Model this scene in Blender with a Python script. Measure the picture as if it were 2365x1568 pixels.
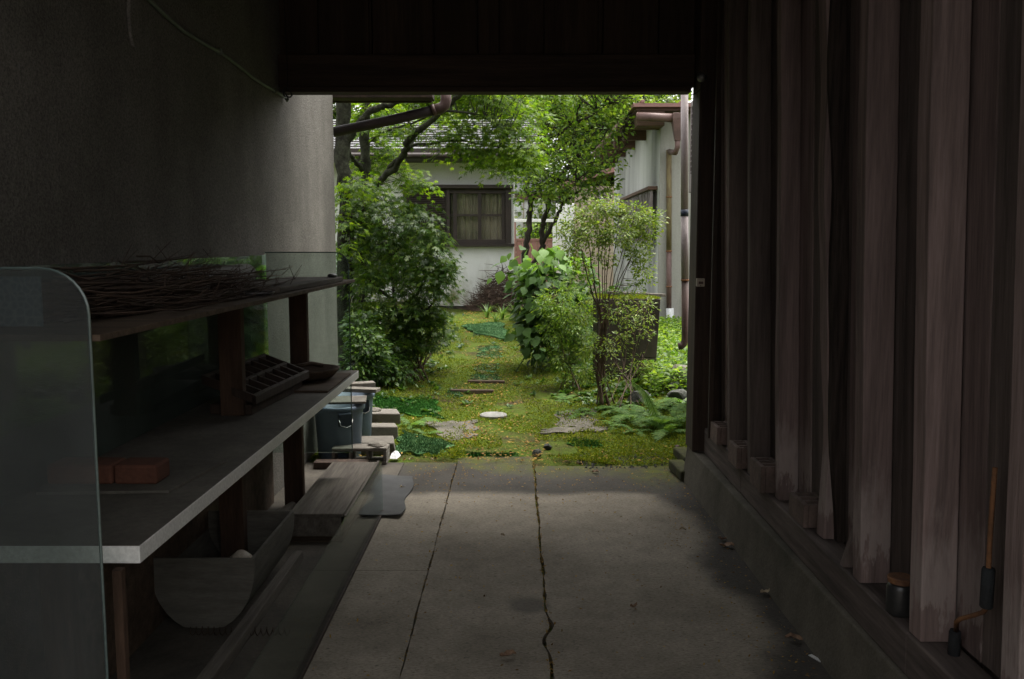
import bpy, bmesh, math, random
import numpy as np
from mathutils import Vector, Matrix, Euler
random.seed(7); RNG = np.random.default_rng(11)
for o in list(bpy.data.objects): bpy.data.objects.remove(o, do_unlink=True)
S = bpy.context.scene; COL = S.collection
R = math.radians
# ------------------------------------------------------------------ camera
EYE = Vector((0, 0, 1.55)); FPX = 2050.0; CX, CY = 1182.5, 784.0      # pixel frame 2365 x 1568
PITCH = math.atan(219 / FPX); YAW = math.atan(7.5 / FPX)
cd = bpy.data.cameras.new('camera'); cam = bpy.data.objects.new('camera', cd); COL.objects.link(cam)
cam.location = EYE; cam.rotation_euler = (math.pi/2 - PITCH, 0, YAW)
cd.sensor_width = 36; cd.lens = FPX / 2365 * 36; cd.clip_start = .05; cd.clip_end = 500
S.camera = cam
RM = Euler((math.pi/2 - PITCH, 0, YAW)).to_matrix()
def ray(u, v): return RM @ Vector(((u - CX)/FPX, -(v - CY)/FPX, -1))
def D(u, v, Y): d = ray(u, v); return EYE + d*(Y/d.y)                  # on the plane y = Y
def G(u, v, z=0.): d = ray(u, v); return EYE + d*((z - EYE.z)/d.z)     # on the plane z
def W(u, v, X): d = ray(u, v); return EYE + d*(X/d.x)                  # on the plane x = X
# ------------------------------------------------------------------ world, sun, exposure
w = bpy.data.worlds.new('World'); S.world = w; w.use_nodes = True
nt = w.node_tree; bg = nt.nodes['Background']
sky = nt.nodes.new('ShaderNodeTexSky'); sky.sky_type = 'NISHITA'; sky.sun_disc = False
SUN_EL, SUN_AZ = R(74), R(55)          # azimuth measured clockwise from +Y
sky.sun_elevation = SUN_EL; sky.sun_rotation = SUN_AZ; sky.air_density = 1.0; sky.dust_density = 4.0; sky.ozone_density = 1.0
hs = nt.nodes.new('ShaderNodeHueSaturation'); hs.inputs['Saturation'].default_value = .04
nt.links.new(sky.outputs[0], hs.inputs['Color']); nt.links.new(hs.outputs[0], bg.inputs['Color'])
bg.inputs['Strength'].default_value = .15
ld = bpy.data.lights.new('sun', 'SUN'); ld.energy = 1.5; ld.angle = R(40); ld.color = (1, .94, .84)
sun = bpy.data.objects.new('sun', ld); COL.objects.link(sun)
sd = Vector((math.sin(SUN_AZ)*math.cos(SUN_EL), math.cos(SUN_AZ)*math.cos(SUN_EL), math.sin(SUN_EL)))
sun.rotation_euler = sd.to_track_quat('Z', 'Y').to_euler(); sun.location = (0, -5, 12)
vs = S.view_settings; vs.view_transform = 'Standard'; vs.look = 'None'; vs.gamma = 1; vs.use_curve_mapping = False
vs.exposure = 1.8
S.cycles.max_bounces = 8; S.cycles.diffuse_bounces = 5; S.cycles.transparent_max_bounces = 24; S.cycles.glossy_bounces = 3; S.cycles.transmission_bounces = 4

# ------------------------------------------------------------------ materials
def lk(t, a, b): t.links.new(a, b)
def base_mat(name):
    m = bpy.data.materials.new(name); m.use_nodes = True
    t = m.node_tree; return m, t, t.nodes['Principled BSDF'], t.nodes['Material Output']
def c4(c): return (c[0], c[1], c[2], 1)
def noise(t, vec, scale, detail=5, rough=.6):
    n = t.nodes.new('ShaderNodeTexNoise'); n.inputs['Scale'].default_value = scale
    n.inputs['Detail'].default_value = detail; n.inputs['Roughness'].default_value = rough
    lk(t, vec, n.inputs['Vector']); return n.outputs['Fac']
def ramp(t, fac, stops):
    r = t.nodes.new('ShaderNodeValToRGB'); lk(t, fac, r.inputs['Fac'])
    e = r.color_ramp.elements
    while len(e) < len(stops): e.new(.5)
    for k, (p, c) in enumerate(stops): e[k].position = p; e[k].color = c4(c) if hasattr(c, '__len__') else (c, c, c, 1)
    return r.outputs['Color']
def mix(t, fac, a, b, mode='MIX'):
    n = t.nodes.new('ShaderNodeMix'); n.data_type = 'RGBA'; n.blend_type = mode
    if isinstance(fac, float): n.inputs[0].default_value = fac
    else: lk(t, fac, n.inputs[0])
    for s, v in ((n.inputs[6], a), (n.inputs[7], b)):
        if hasattr(v, 'links'): lk(t, v, s)
        else: s.default_value = c4(v)
    return n.outputs[2]
def mth(t, op, a, b=0., clamp=False):
    n = t.nodes.new('ShaderNodeMath'); n.operation = op; n.use_clamp = clamp
    for s, v in ((n.inputs[0], a), (n.inputs[1], b)):
        if hasattr(v, 'links'): lk(t, v, s)
        else: s.default_value = v
    return n.outputs[0]
def coord(t, kind='world', scale=(1, 1, 1)):
    if kind == 'world': v = t.nodes.new('ShaderNodeNewGeometry').outputs['Position']
    else: v = t.nodes.new('ShaderNodeTexCoord').outputs['Object']
    if scale != (1, 1, 1):
        mp = t.nodes.new('ShaderNodeMapping'); mp.inputs['Scale'].default_value = scale; lk(t, v, mp.inputs['Vector']); v = mp.outputs[0]
    return v
def bump(t, b, h, strength, dist=.01):
    n = t.nodes.new('ShaderNodeBump'); n.inputs['Strength'].default_value = strength; n.inputs['Distance'].default_value = dist
    lk(t, h, n.inputs['Height']); lk(t, n.outputs[0], b.inputs['Normal'])
def rnd_obj(t): return t.nodes.new('ShaderNodeObjectInfo').outputs['Random']
def mat(name, c1, c2=None, rough=.8, scale=6, bmp=.3, stretch=(1, 1, 1), fine=90, spec=.3, metal=0, kind='object', vary=.12, dist=.004, lo=.35, hi=.65):
    m, t, b, o = base_mat(name)
    c2 = c2 or tuple(x*.7 for x in c1)
    v = coord(t, kind, stretch)
    col = ramp(t, noise(t, v, scale, 6, .65), [(lo, c2), (hi, c1)])
    f = noise(t, v, fine, 4, .6)
    col = mix(t, .35, col, ramp(t, f, [(.3, .25), (.7, 1.)]), 'MULTIPLY')
    if vary:
        k = mth(t, 'MULTIPLY_ADD', rnd_obj(t), 2*vary); t.nodes[-1].inputs[2].default_value = 1 - vary
        h = t.nodes.new('ShaderNodeHueSaturation'); lk(t, k, h.inputs['Value']); lk(t, col, h.inputs['Color']); col = h.outputs[0]
    lk(t, col, b.inputs['Base Color']); b.inputs['Roughness'].default_value = rough
    b.inputs['Specular IOR Level'].default_value = spec; b.inputs['Metallic'].default_value = metal
    if bmp: bump(t, b, f, bmp, dist)
    return m
def leaf_mat(name, cols, transl=.4, rough=.45, spec=.4):
    m, t, b, o = base_mat(name)
    ri = t.nodes.new('ShaderNodeNewGeometry').outputs['Random Per Island']
    n = len(cols); col = ramp(t, ri, [(k/(n-1), c) for k, c in enumerate(cols)])
    lk(t, col, b.inputs['Base Color']); b.inputs['Roughness'].default_value = rough; b.inputs['Specular IOR Level'].default_value = spec
    tr = t.nodes.new('ShaderNodeBsdfTranslucent')
    lk(t, mix(t, .7, col, (1.7, 1.7, .5), 'MULTIPLY'), tr.inputs['Color'])
    mx = t.nodes.new('ShaderNodeMixShader'); mx.inputs[0].default_value = transl
    lk(t, b.outputs[0], mx.inputs[1]); lk(t, tr.outputs[0], mx.inputs[2]); lk(t, mx.outputs[0], o.inputs[0])
    return m
def glass_mat(name, tint, dust, dustcol=(.5, .55, .52), refl=1.):
    m, t, b, o = base_mat(name); t.nodes.remove(b)
    tr = t.nodes.new('ShaderNodeBsdfTransparent'); tr.inputs[0].default_value = c4(tint)
    gl = t.nodes.new('ShaderNodeBsdfGlossy'); gl.inputs['Roughness'].default_value = .03
    fr = t.nodes.new('ShaderNodeFresnel'); fr.inputs[0].default_value = 1.45
    m1 = t.nodes.new('ShaderNodeMixShader'); lk(t, mth(t, 'MULTIPLY', fr.outputs[0], refl), m1.inputs[0]); lk(t, tr.outputs[0], m1.inputs[1]); lk(t, gl.outputs[0], m1.inputs[2])
    df = t.nodes.new('ShaderNodeBsdfDiffuse'); df.inputs[0].default_value = c4(dustcol)
    d = mth(t, 'MULTIPLY', ramp(t, noise(t, coord(t, 'world', (3, 3, .8)), 3, 6, .7), [(.3, .4), (.75, 1.)]), dust)
    m2 = t.nodes.new('ShaderNodeMixShader'); lk(t, d, m2.inputs[0]); lk(t, m1.outputs[0], m2.inputs[1]); lk(t, df.outputs[0], m2.inputs[2])
    lk(t, m2.outputs[0], o.inputs[0]); return m

M = {}
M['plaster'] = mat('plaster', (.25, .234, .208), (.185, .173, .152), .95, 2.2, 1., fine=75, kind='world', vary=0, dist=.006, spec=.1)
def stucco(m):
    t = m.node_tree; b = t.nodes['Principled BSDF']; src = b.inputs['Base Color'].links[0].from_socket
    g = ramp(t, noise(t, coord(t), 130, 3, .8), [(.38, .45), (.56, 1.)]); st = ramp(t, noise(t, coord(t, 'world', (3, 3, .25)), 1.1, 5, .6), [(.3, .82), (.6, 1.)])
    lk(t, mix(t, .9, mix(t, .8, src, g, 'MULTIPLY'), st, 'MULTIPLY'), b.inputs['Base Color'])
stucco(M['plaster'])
VS = (9, 9, .5)
M['stud'] = mat('weathered_stud', (.27, .198, .184), (.13, .097, .089), .9, 1.6, .5, VS, 14, .15, kind='world', vary=.18)
def worn_feet(m):
    t = m.node_tree; b = t.nodes['Principled BSDF']; src = b.inputs['Base Color'].links[0].from_socket
    p = coord(t); sp = t.nodes.new('ShaderNodeSeparateXYZ'); lk(t, p, sp.inputs[0])
    n = noise(t, coord(t, 'world', (22, 22, 5)), 1.6, 5, .65)
    z = mth(t, 'ADD', sp.outputs[2], mth(t, 'MULTIPLY', mth(t, 'SUBTRACT', n, .5), .55))
    band = t.nodes.new('ShaderNodeMapRange'); band.inputs[1].default_value = .78; band.inputs[2].default_value = .58; lk(t, z, band.inputs[0])
    low = t.nodes.new('ShaderNodeMapRange'); low.inputs[1].default_value = .46; low.inputs[2].default_value = .50; lk(t, z, low.inputs[0])
    lk(t, mix(t, mth(t, 'MULTIPLY', mth(t, 'MULTIPLY', band.outputs[0], low.outputs[0]), .55), src, (.34, .29, .27)), b.inputs['Base Color'])
worn_feet(M['stud'])
M['stud2'] = mat('weathered_plank', (.165, .130, .116), (.08, .064, .057), .9, 1.8, .5, VS, 14, .15, kind='world', vary=.2)
M['bark'] = mat('bark_edge', (.055, .042, .036), (.025, .02, .017), .95, 5, .8, VS, 10, .1, kind='world', vary=.0)
M['darkwood'] = mat('dark_timber', (.065, .042, .03), (.03, .02, .015), .75, 2, .4, VS, 16, .3, kind='world', vary=.2)
M['beam'] = mat('beam_timber', (.085, .055, .038), (.035, .023, .017), .75, 2, .4, (.5, 9, 9), 16, .3, kind='world', vary=.1)
M['sill'] = mat('sill_timber', (.15, .12, .108), (.07, .057, .052), .9, 2.4, .5, (9, .6, 9), 14, .2, kind='world', vary=.1)
M['longwood'] = mat('grey_board', (.17, .15, .128), (.085, .073, .062), .85, 2.4, .4, (10, .7, 10), 14, .2, kind='world', vary=.1)
M['crosswood'] = mat('brown_board', (.12, .085, .06), (.06, .042, .03), .85, 2.4, .4, (.7, 10, 10), 14, .2, kind='world', vary=.1)
M['postwood'] = mat('rusty_brown_post', (.10, .06, .04), (.05, .03, .02), .8, 3, .3, (6, 6, .8), 20, .2, kind='world', vary=.1)
M['kerb'] = mat('foundation_concrete', (.15, .135, .11), (.075, .07, .056), .95, 2.2, .7, (1, 1, 1), 80, .15, kind='world', vary=0)
M['laminate'] = mat('white_laminate', (.82, .82, .79), (.74, .74, .71), .5, 5, .1, kind='world', vary=0)
M['shelftop'] = mat('dusty_shelf_top', (.15, .135, .115), (.085, .076, .064), .8, 4, .2, fine=50, kind='world', vary=0)
M['glass'] = glass_mat('clear_glass', (.86, .93, .90), .05)
M['glass_near'] = glass_mat('dusty_glass', (.72, .76, .75), .15, (.27, .285, .285), .8)
M['glass_back'] = glass_mat('green_back_glass', (.50, .62, .56), .22, (.40, .52, .46))
M['glass_low'] = glass_mat('low_glass', (.85, .90, .88), .015, (.3, .32, .32), .55)
M['glass_edge'] = mat('glass_edge', (.11, .15, .14), (.07, .10, .095), .25, 8, 0, spec=.6)
M['window_glass'] = glass_mat('window_glass', (.8, .82, .8), .02)
M['brick'] = mat('red_brick', (.16, .065, .042), (.11, .045, .03), .9, 9, .5, fine=70)
M['oldbrick'] = mat('old_brick', (.16, .115, .098), (.09, .066, .056), .95, 9, .6, fine=70)
M['block'] = mat('concrete_block', (.21, .19, .162), (.135, .122, .104), .95, 7, .7, fine=120)
M['steel'] = mat('dull_steel', (.3, .3, .3), None, .45, 9, .1, metal=.8)
M['rust'] = mat('rusty_iron', (.30, .14, .06), (.14, .07, .04), .9, 12, .5)
M['blackfoam'] = mat('black_foam', (.03, .034, .036), (.02, .02, .022), .9, 15, .5, fine=140)
M['jar'] = mat('dark_jar', (.035, .035, .035), (.02, .02, .02), .35, 8, .1, spec=.5)
M['twig'] = mat('dry_twig', (.10, .065, .046), (.042, .028, .02), .9, 8, .3, vary=0)
M['roll'] = mat('grey_roll', (.17, .165, .15), (.12, .115, .105), .85, 5, .2)
M['trough'] = mat('grey_trough', (.15, .14, .12), (.10, .092, .08), .8, 5, .3, (1, 1, 6), 30)
M['bluebin'] = mat('blue_plastic', (.15, .195, .26), (.12, .16, .215), .45, 6, .1)
M['darkplastic'] = mat('dark_blue_plastic', (.035, .05, .08), None, .4, 6, .1)
M['rubber'] = mat('rubber_mat', (.085, .085, .085), (.06, .06, .062), .85, 8, .3)
M['paper'] = mat('white_paper', (.85, .85, .85), (.8, .8, .82), .7, 8, .1)
M['ivory'] = mat('ivory_plastic', (.50, .44, .36), (.40, .35, .29), .5, 8, .1)
M['pinkpipe'] = mat('pink_brown_pipe', (.15, .09, .08), (.08, .05, .043), .5, 5, .2, kind='world')
M['shadedpipe'] = mat('eave_shaded_pipe', (.045, .032, .03), (.025, .019, .018), .7, 5, .2, kind='world')  # slanting pipe section, shade of the eave put into its colour
M['mauvepipe'] = mat('mauve_pipe', (.30, .26, .27), (.22, .185, .18), .5, 3, .2, (4, 4, .8), kind='world')
M['whitepipe'] = mat('white_pipe', (.72, .74, .75), (.6, .62, .62), .4, 5, .1)
M['stainpipe'] = mat('mossy_pipe', (.23, .19, .09), (.13, .09, .05), .7, 6, .3, (3, 3, .8), kind='world')
M['housewall'] = mat('house_stucco', (.74, .75, .72), (.68, .69, .66), .95, 2.5, .6, fine=60, kind='world', vary=0, spec=.1)
M['rooftile'] = mat('slate_roof', (.26, .26, .27), (.18, .18, .185), .2, 6, .1, fine=30, spec=1.)
M['windowwood'] = mat('dark_window_wood', (.045, .03, .024), (.028, .02, .017), .6, 4, .2, spec=.4)
M['curtain'] = mat('beige_curtain', (.72, .62, .48), (.6, .51, .39), .95, 5, .2)
M['white'] = mat('bright_white', (.86, .86, .85), (.8, .8, .79), .8, 3, .1, vary=0)
M['beige'] = mat('beige_render', (.50, .41, .33), (.42, .34, .27), .9, 3, .2)
M['pinkdoor'] = mat('pink_brown_gate', (.36, .19, .16), (.28, .145, .125), .7, 5, .2)
M['metalroof'] = mat('red_brown_roof', (.30, .16, .14), (.22, .12, .105), .5, 4, .2)
M['eavewood'] = mat('brown_eave_wood', (.15, .09, .065), (.09, .055, .042), .8, 4, .4, (.7, 8, 8), 20, kind='world')
M['rock'] = mat('grey_rock', (.10, .10, .09), (.04, .045, .035), .9, 5, .8, fine=30, dist=.02)
M['bark_tree'] = mat('tree_bark', (.06, .05, .04), (.022, .019, .015), .95, 5, .8, (4, 4, 1), 24, .15, kind='world', vary=.1, dist=.01)
M['bark_moss'] = mat('lichen_bark', (.075, .08, .055), (.022, .02, .016), .95, 6, .8, (2, 2, 2), 24, .15, kind='world', vary=.1, dist=.01)
M['stem'] = mat('brown_stem', (.12, .08, .055), (.06, .042, .03), .9, 6, .4, kind='world', vary=0)
M['greenstem'] = mat('green_stem', (.14, .19, .06), (.08, .11, .04), .7, 6, .2, vary=0)
M['turf'] = mat('green_turf', (.045, .14, .022), (.02, .08, .012), .8, 12, .4, spec=.08, fine=120, kind='world', vary=.15)
M['turf_pale'] = mat('pale_green_turf', (.10, .19, .075), (.04, .11, .04), .8, 12, .4, spec=.08, fine=120, kind='world', vary=.1)
def worn_turf():
    m = mat('worn_green_turf', (.06, .15, .055), (.03, .09, .035), .85, 12, .4, spec=.08, fine=120, kind='world', vary=.1)
    t = m.node_tree; b = t.nodes['Principled BSDF']; src = b.inputs['Base Color'].links[0].from_socket
    lk(t, mix(t, ramp(t, noise(t, coord(t), 9, 5, .7), [(.45, 0.), (.6, 1.)]), src, (.09, .085, .03)), b.inputs['Base Color']); return m
M['turf_worn'] = worn_turf()
M['lid'] = mat('concrete_lid', (.30, .29, .27), (.20, .195, .18), .95, 12, .7, fine=60)
M['slab_patch'] = mat('gravelly_concrete', (.14, .125, .10), (.065, .06, .045), .95, 6, .9, fine=60, kind='world', vary=.05, dist=.01)
M['cable'] = mat('grey_cable', (.18, .20, .17), (.13, .15, .12), .7, 6, .1)
M['black'] = mat('black_wire', (.015, .015, .015), None, .5, 6, 0)
M['asphalt'] = mat('asphalt', (.075, .075, .075), (.05, .05, .05), .95, 3, .6, fine=80, kind='world', vary=0)
M['maple'] = leaf_mat('maple_leaf', [(.038, .085, .009), (.075, .145, .011), (.12, .20, .014), (.175, .255, .018)], .58)
M['maple_dark'] = leaf_mat('dark_maple_leaf', [(.022, .058, .010), (.040, .09, .012), (.07, .13, .015), (.12, .185, .02)], .42, .32)
M['plum'] = leaf_mat('plum_leaf', [(.045, .10, .015), (.09, .17, .025), (.15, .24, .03), (.21, .29, .04)], .45)
M['globe'] = leaf_mat('fine_leaf', [(.07, .13, .022), (.12, .19, .032), (.18, .25, .04), (.25, .30, .055)], .4)
M['hyd'] = leaf_mat('hydrangea_leaf', [(.065, .135, .032), (.085, .165, .038)], .4, .6)
M['hyd2'] = leaf_mat('bright_hydrangea_leaf', [(.13, .25, .05), (.16, .28, .055)], .45, .55)
M['bush'] = leaf_mat('bush_leaf', [(.018, .048, .010), (.034, .08, .014), (.058, .12, .018), (.10, .17, .025)], .35)
M['fern'] = leaf_mat('fern_leaf', [(.07, .15, .035), (.11, .20, .05), (.15, .25, .055)], .45, .6, .2)
M['farleaf'] = leaf_mat('far_leaf', [(.02, .045, .012), (.06, .11, .02), (.13, .20, .03), (.24, .31, .05)], .45)
M['grassblade'] = leaf_mat('grass_blade', [(.05, .12, .02), (.09, .17, .03), (.13, .2, .04)], .4)
M['moss'] = leaf_mat('moss_tuft', [(.06, .09, .010), (.105, .145, .013), (.155, .195, .017), (.19, .185, .02)], .3, .8, .1)
M['litter'] = leaf_mat('leaf_litter', [(.14, .075, .03), (.24, .15, .05), (.34, .22, .06), (.10, .055, .03)], .2, .8, .1)
M['dryleaf'] = mat('dry_leaf', (.26, .17, .11), (.17, .10, .065), .8, 10, .1)
M['paleleaf'] = mat('pale_dry_leaf', (.48, .40, .28), (.34, .27, .18), .8, 10, .1)

def floor_mat():
    m, t, b, o = base_mat('floor_concrete')
    p = coord(t); sx = t.nodes.new('ShaderNodeSeparateXYZ'); lk(t, p, sx.inputs[0])
    n1 = noise(t, p, 1.3, 6, .6); n2 = noise(t, p, 9, 6, .7); n3 = noise(t, coord(t, 'world', (1, 2.2, 1)), 60, 4, .7); n4 = noise(t, coord(t, 'world', (6, 14, 1)), 6, 5, .75)
    col = ramp(t, n1, [(.28, (.18, .157, .125)), (.5, (.29, .257, .208)), (.75, (.375, .333, .272))])
    col = mix(t, .5, col, ramp(t, n2, [(.3, .55), (.65, 1.)]), 'MULTIPLY')
    col = mix(t, .55, col, ramp(t, n3, [(.35, .35), (.6, 1.)]), 'MULTIPLY')
    col = mix(t, .7, col, ramp(t, noise(t, coord(t, 'world', (1, 1.8, 1)), 24, 3, .8), [(.30, .3), (.38, 1.)]), 'MULTIPLY')
    col = mix(t, .8, col, ramp(t, n4, [(.34, .2), (.42, 1.)]), 'MULTIPLY')      # dark scuffs and crumbs
    # damp patch: far end, and creeping along the timber wall
    nn = mth(t, 'MULTIPLY', mth(t, 'SUBTRACT', noise(t, p, 2.6, 4, .55), .5), .7)
    a = mth(t, 'ADD', mth(t, 'SUBTRACT', sx.outputs[1], 5.40), mth(t, 'MULTIPLY', nn, .35))
    bend = mth(t, 'ADD', sx.outputs[0], mth(t, 'MULTIPLY', mth(t, 'COSINE', mth(t, 'MULTIPLY', mth(t, 'SUBTRACT', sx.outputs[1], 4.15), 5.4)), .075))
    c = mth(t, 'ADD', mth(t, 'SUBTRACT', bend, .95), mth(t, 'MULTIPLY', nn, .45))
    d = mth(t, 'MAXIMUM', a, c)
    mr = t.nodes.new('ShaderNodeMapRange'); mr.interpolation_type = 'SMOOTHSTEP'; mr.inputs[1].default_value = -.05; mr.inputs[2].default_value = .10; lk(t, d, mr.inputs[0])
    damp = mr.outputs[0]
    col = mix(t, mth(t, 'MULTIPLY', damp, .95), col, mix(t, 1., col, (.20, .205, .225), 'MULTIPLY'))
    # green algae rim of the patch and mossy far margin
    mo = t.nodes.new('ShaderNodeMapRange'); mo.inputs[1].default_value = 5.85; mo.inputs[2].default_value = 6.25
    lk(t, mth(t, 'ADD', mth(t, 'ADD', sx.outputs[1], mth(t, 'MULTIPLY', nn, 1.4)), mth(t, 'MULTIPLY', sx.outputs[0], .25)), mo.inputs[0])
    col = mix(t, mth(t, 'MULTIPLY', mo.outputs[0], ramp(t, n2, [(.35, 0.), (.6, .9)])), col, (.075, .085, .012))
    # round oil stain by the joint
    st = t.nodes.new('ShaderNodeVectorMath'); st.operation = 'DISTANCE'; lk(t, p, st.inputs[0]); st.inputs[1].default_value = tuple(G(1222, 1398))
    m2 = t.nodes.new('ShaderNodeMapRange'); m2.interpolation_type = 'SMOOTHSTEP'; m2.inputs[1].default_value = .12; m2.inputs[2].default_value = .06
    lk(t, mth(t, 'ADD', st.outputs['Value'], mth(t, 'MULTIPLY', nn, .08)), m2.inputs[0])
    col = mix(t, mth(t, 'MULTIPLY', m2.outputs[0], .6), col, (.07, .065, .06))
    lk(t, col, b.inputs['Base Color'])
    rr = t.nodes.new('ShaderNodeMapRange'); rr.inputs[3].default_value = .92; rr.inputs[4].default_value = .8; lk(t, damp, rr.inputs[0]); lk(t, rr.outputs[0], b.inputs['Roughness'])
    b.inputs['Specular IOR Level'].default_value = .12
    bump(t, b, mth(t, 'ADD', n3, mth(t, 'MULTIPLY', n2, .6)), .45, .004)
    return m
M['floor'] = floor_mat()
M['dirtyslab'] = mat('dirty_concrete', (.12, .105, .085), (.055, .048, .04), .95, 3, .7, fine=60, kind='world', vary=0)
def ground_mat():
    m, t, b, o = base_mat('garden_soil')
    p = coord(t); n1 = noise(t, p, 1.1, 6, .65); n2 = noise(t, p, 5, 6, .7); n3 = noise(t, p, 40, 5, .7)
    moss = ramp(t, n3, [(.3, (.03, .05, .007)), (.7, (.09, .125, .014))])
    soil = ramp(t, n3, [(.3, (.018, .014, .009)), (.6, (.055, .036, .02)), (.8, (.16, .095, .035))])
    f = ramp(t, mth(t, 'ADD', mth(t, 'MULTIPLY', n1, .6), mth(t, 'MULTIPLY', n2, .5)), [(.53, 0.), (.68, 1.)])
    lk(t, mix(t, f, moss, soil), b.inputs['Base Color']); b.inputs['Roughness'].default_value = .95; b.inputs['Specular IOR Level'].default_value = .1
    bump(t, b, n3, .9, .02); return m
M['ground'] = ground_mat()
def wallstain(name, c1, c2, stain, zlo, zhi, vs=(7, 7, .35)):
    """render with run-off streaks and algae rising from the foot"""
    m, t, b, o = base_mat(name)
    p = coord(t); s = t.nodes.new('ShaderNodeSeparateXYZ'); lk(t, p, s.inputs[0])
    st = noise(t, coord(t, 'world', vs), 1.3, 6, .6); n = noise(t, p, 3, 6, .65); f = noise(t, p, 70, 4, .6)
    col = ramp(t, st, [(.35, c2), (.62, c1)])
    mr = t.nodes.new('ShaderNodeMapRange'); mr.inputs[1].default_value = zhi; mr.inputs[2].default_value = zlo; lk(t, mth(t, 'ADD', s.outputs[2], mth(t, 'MULTIPLY', mth(t, 'SUBTRACT', noise(t, coord(t, 'world', (4, 4, .5)), 1.2, 5, .6), .5), 1.6)), mr.inputs[0])
    col = mix(t, mth(t, 'MULTIPLY', mr.outputs[0], ramp(t, n, [(.35, .15), (.62, .95)])), col, stain)
    col = mix(t, .25, col, ramp(t, f, [(.3, .4), (.7, 1.)]), 'MULTIPLY')
    lk(t, col, b.inputs['Base Color']); b.inputs['Roughness'].default_value = .95; b.inputs['Specular IOR Level'].default_value = .1
    bump(t, b, f, .5, .004); return m
M['house_low'] = wallstain('house_stucco_algae', (.74, .75, .73), (.66, .67, .64), (.13, .125, .035), .45, 1.2, (1, 1, 1))
M['shedwall'] = wallstain('streaked_shed_wall', (.58, .585, .575), (.27, .275, .27), (.2, .2, .18), .2, .9, (1, .75, .13))
M['shedfront'] = wallstain('grey_shed_render', (.40, .39, .36), (.32, .315, .29), (.2, .2, .17), .2, .8)
M['stub'] = wallstain('mossy_concrete_stub', (.075, .063, .052), (.035, .03, .025), (.03, .034, .010), .1, .8, (3, 3, 1.5))

# ------------------------------------------------------------------ mesh helpers
class MB:
    def __init__(s): s.v = []; s.f = []
    def add(s, vs, fs):
        n = len(s.v); s.v += [tuple(p) for p in vs]; s.f += [tuple(i+n for i in f) for f in fs]; return s
    def box(s, a, b):
        x0, y0, z0 = a; x1, y1, z1 = b
        return s.add([(x0,y0,z0),(x1,y0,z0),(x1,y1,z0),(x0,y1,z0),(x0,y0,z1),(x1,y0,z1),(x1,y1,z1),(x0,y1,z1)],
                     [(0,3,2,1),(4,5,6,7),(0,1,5,4),(1,2,6,5),(2,3,7,6),(3,0,4,7)])
    def hexa(s, p):   # 8 corners, lower ring then upper ring
        return s.add(p, [(0,3,2,1),(4,5,6,7),(0,1,5,4),(1,2,6,5),(2,3,7,6),(3,0,4,7)])
    def prism(s, poly, thick):   # polygon of 3D points (ccw from above), extruded down by thick
        n = len(poly); lo = [Vector(p) - Vector((0,0,thick)) for p in poly]
        fs = [tuple(range(n)), tuple(range(2*n-1, n-1, -1))] + [(i, n+i, n+(i+1) % n, (i+1) % n) for i in range(n)]
        return s.add(list(poly)+lo, fs)
    def tube(s, pts, rad, seg=8, cap=True):
        pts = [Vector(p) for p in pts]; n = len(pts)
        if not hasattr(rad, '__len__'): rad = [rad]*n
        T = [(pts[min(i+1, n-1)] - pts[max(i-1, 0)]).normalized() for i in range(n)]
        up = Vector((0, 0, 1)) if abs(T[0].z) < .9 else Vector((1, 0, 0))
        nx = T[0].cross(up).normalized(); V = []; F = []
        for i in range(n):
            nx = (nx - T[i]*nx.dot(T[i])).normalized(); ny = T[i].cross(nx)
            for k in range(seg):
                a = 2*math.pi*k/seg; V.append(pts[i] + (nx*math.cos(a) + ny*math.sin(a))*rad[i])
        for i in range(n-1):
            for k in range(seg):
                k2 = (k+1) % seg; F.append((i*seg+k, i*seg+k2, (i+1)*seg+k2, (i+1)*seg+k))
        if cap: F += [tuple(range(seg-1, -1, -1)), tuple((n-1)*seg+k for k in range(seg))]
        return s.add(V, F)
    def lathe(s, c, prof, seg=24):
        c = Vector(c); V = []; F = []
        for r, z in prof:
            for k in range(seg):
                a = 2*math.pi*k/seg; V.append(c + Vector((r*math.cos(a), r*math.sin(a), z)))
        for i in range(len(prof)-1):
            for k in range(seg):
                k2 = (k+1) % seg; F.append((i*seg+k, i*seg+k2, (i+1)*seg+k2, (i+1)*seg+k))
        F += [tuple(range(seg-1, -1, -1)), tuple((len(prof)-1)*seg+k for k in range(seg))]
        return s.add(V, F)
    def build(s, name, m, parent=None, bevel=0, smooth=False, local=False):
        off = Vector((0, 0, 0))
        if parent is not None and not local:
            o = parent
            while o is not None: off += o.location; o = o.parent
        me = bpy.data.meshes.new(name); me.from_pydata([(p[0]-off.x, p[1]-off.y, p[2]-off.z) for p in s.v], [], s.f); me.update()
        return finish(name, me, m, parent, bevel, smooth)
def finish(name, me, m, parent=None, bevel=0, smooth=False):
    o = bpy.data.objects.new(name, me); COL.objects.link(o)
    for mm in (m if isinstance(m, list) else [m]): me.materials.append(M[mm] if isinstance(mm, str) else mm)
    if smooth: me.polygons.foreach_set('use_smooth', [True]*len(me.polygons))
    if bevel:
        b = o.modifiers.new('bevel', 'BEVEL'); b.width = bevel; b.segments = 2; b.limit_method = 'ANGLE'; b.angle_limit = R(40)
    if parent is not None: o.parent = parent
    return o
def tag(o, label, cat, group=None):
    o['label'] = label; o['category'] = cat
    if group: o['group'] = group
    return o
def thing(name, label, cat, loc=(0, 0, 0), rotz=0, group=None):
    o = bpy.data.objects.new(name, None); COL.objects.link(o); o.location = loc; o.rotation_euler = (0, 0, rotz); o.empty_display_size = .1
    return tag(o, label, cat, group)
def struct(o): o['kind'] = 'structure'; return o
def stuff(o): o['kind'] = 'stuff'; return o
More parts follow.
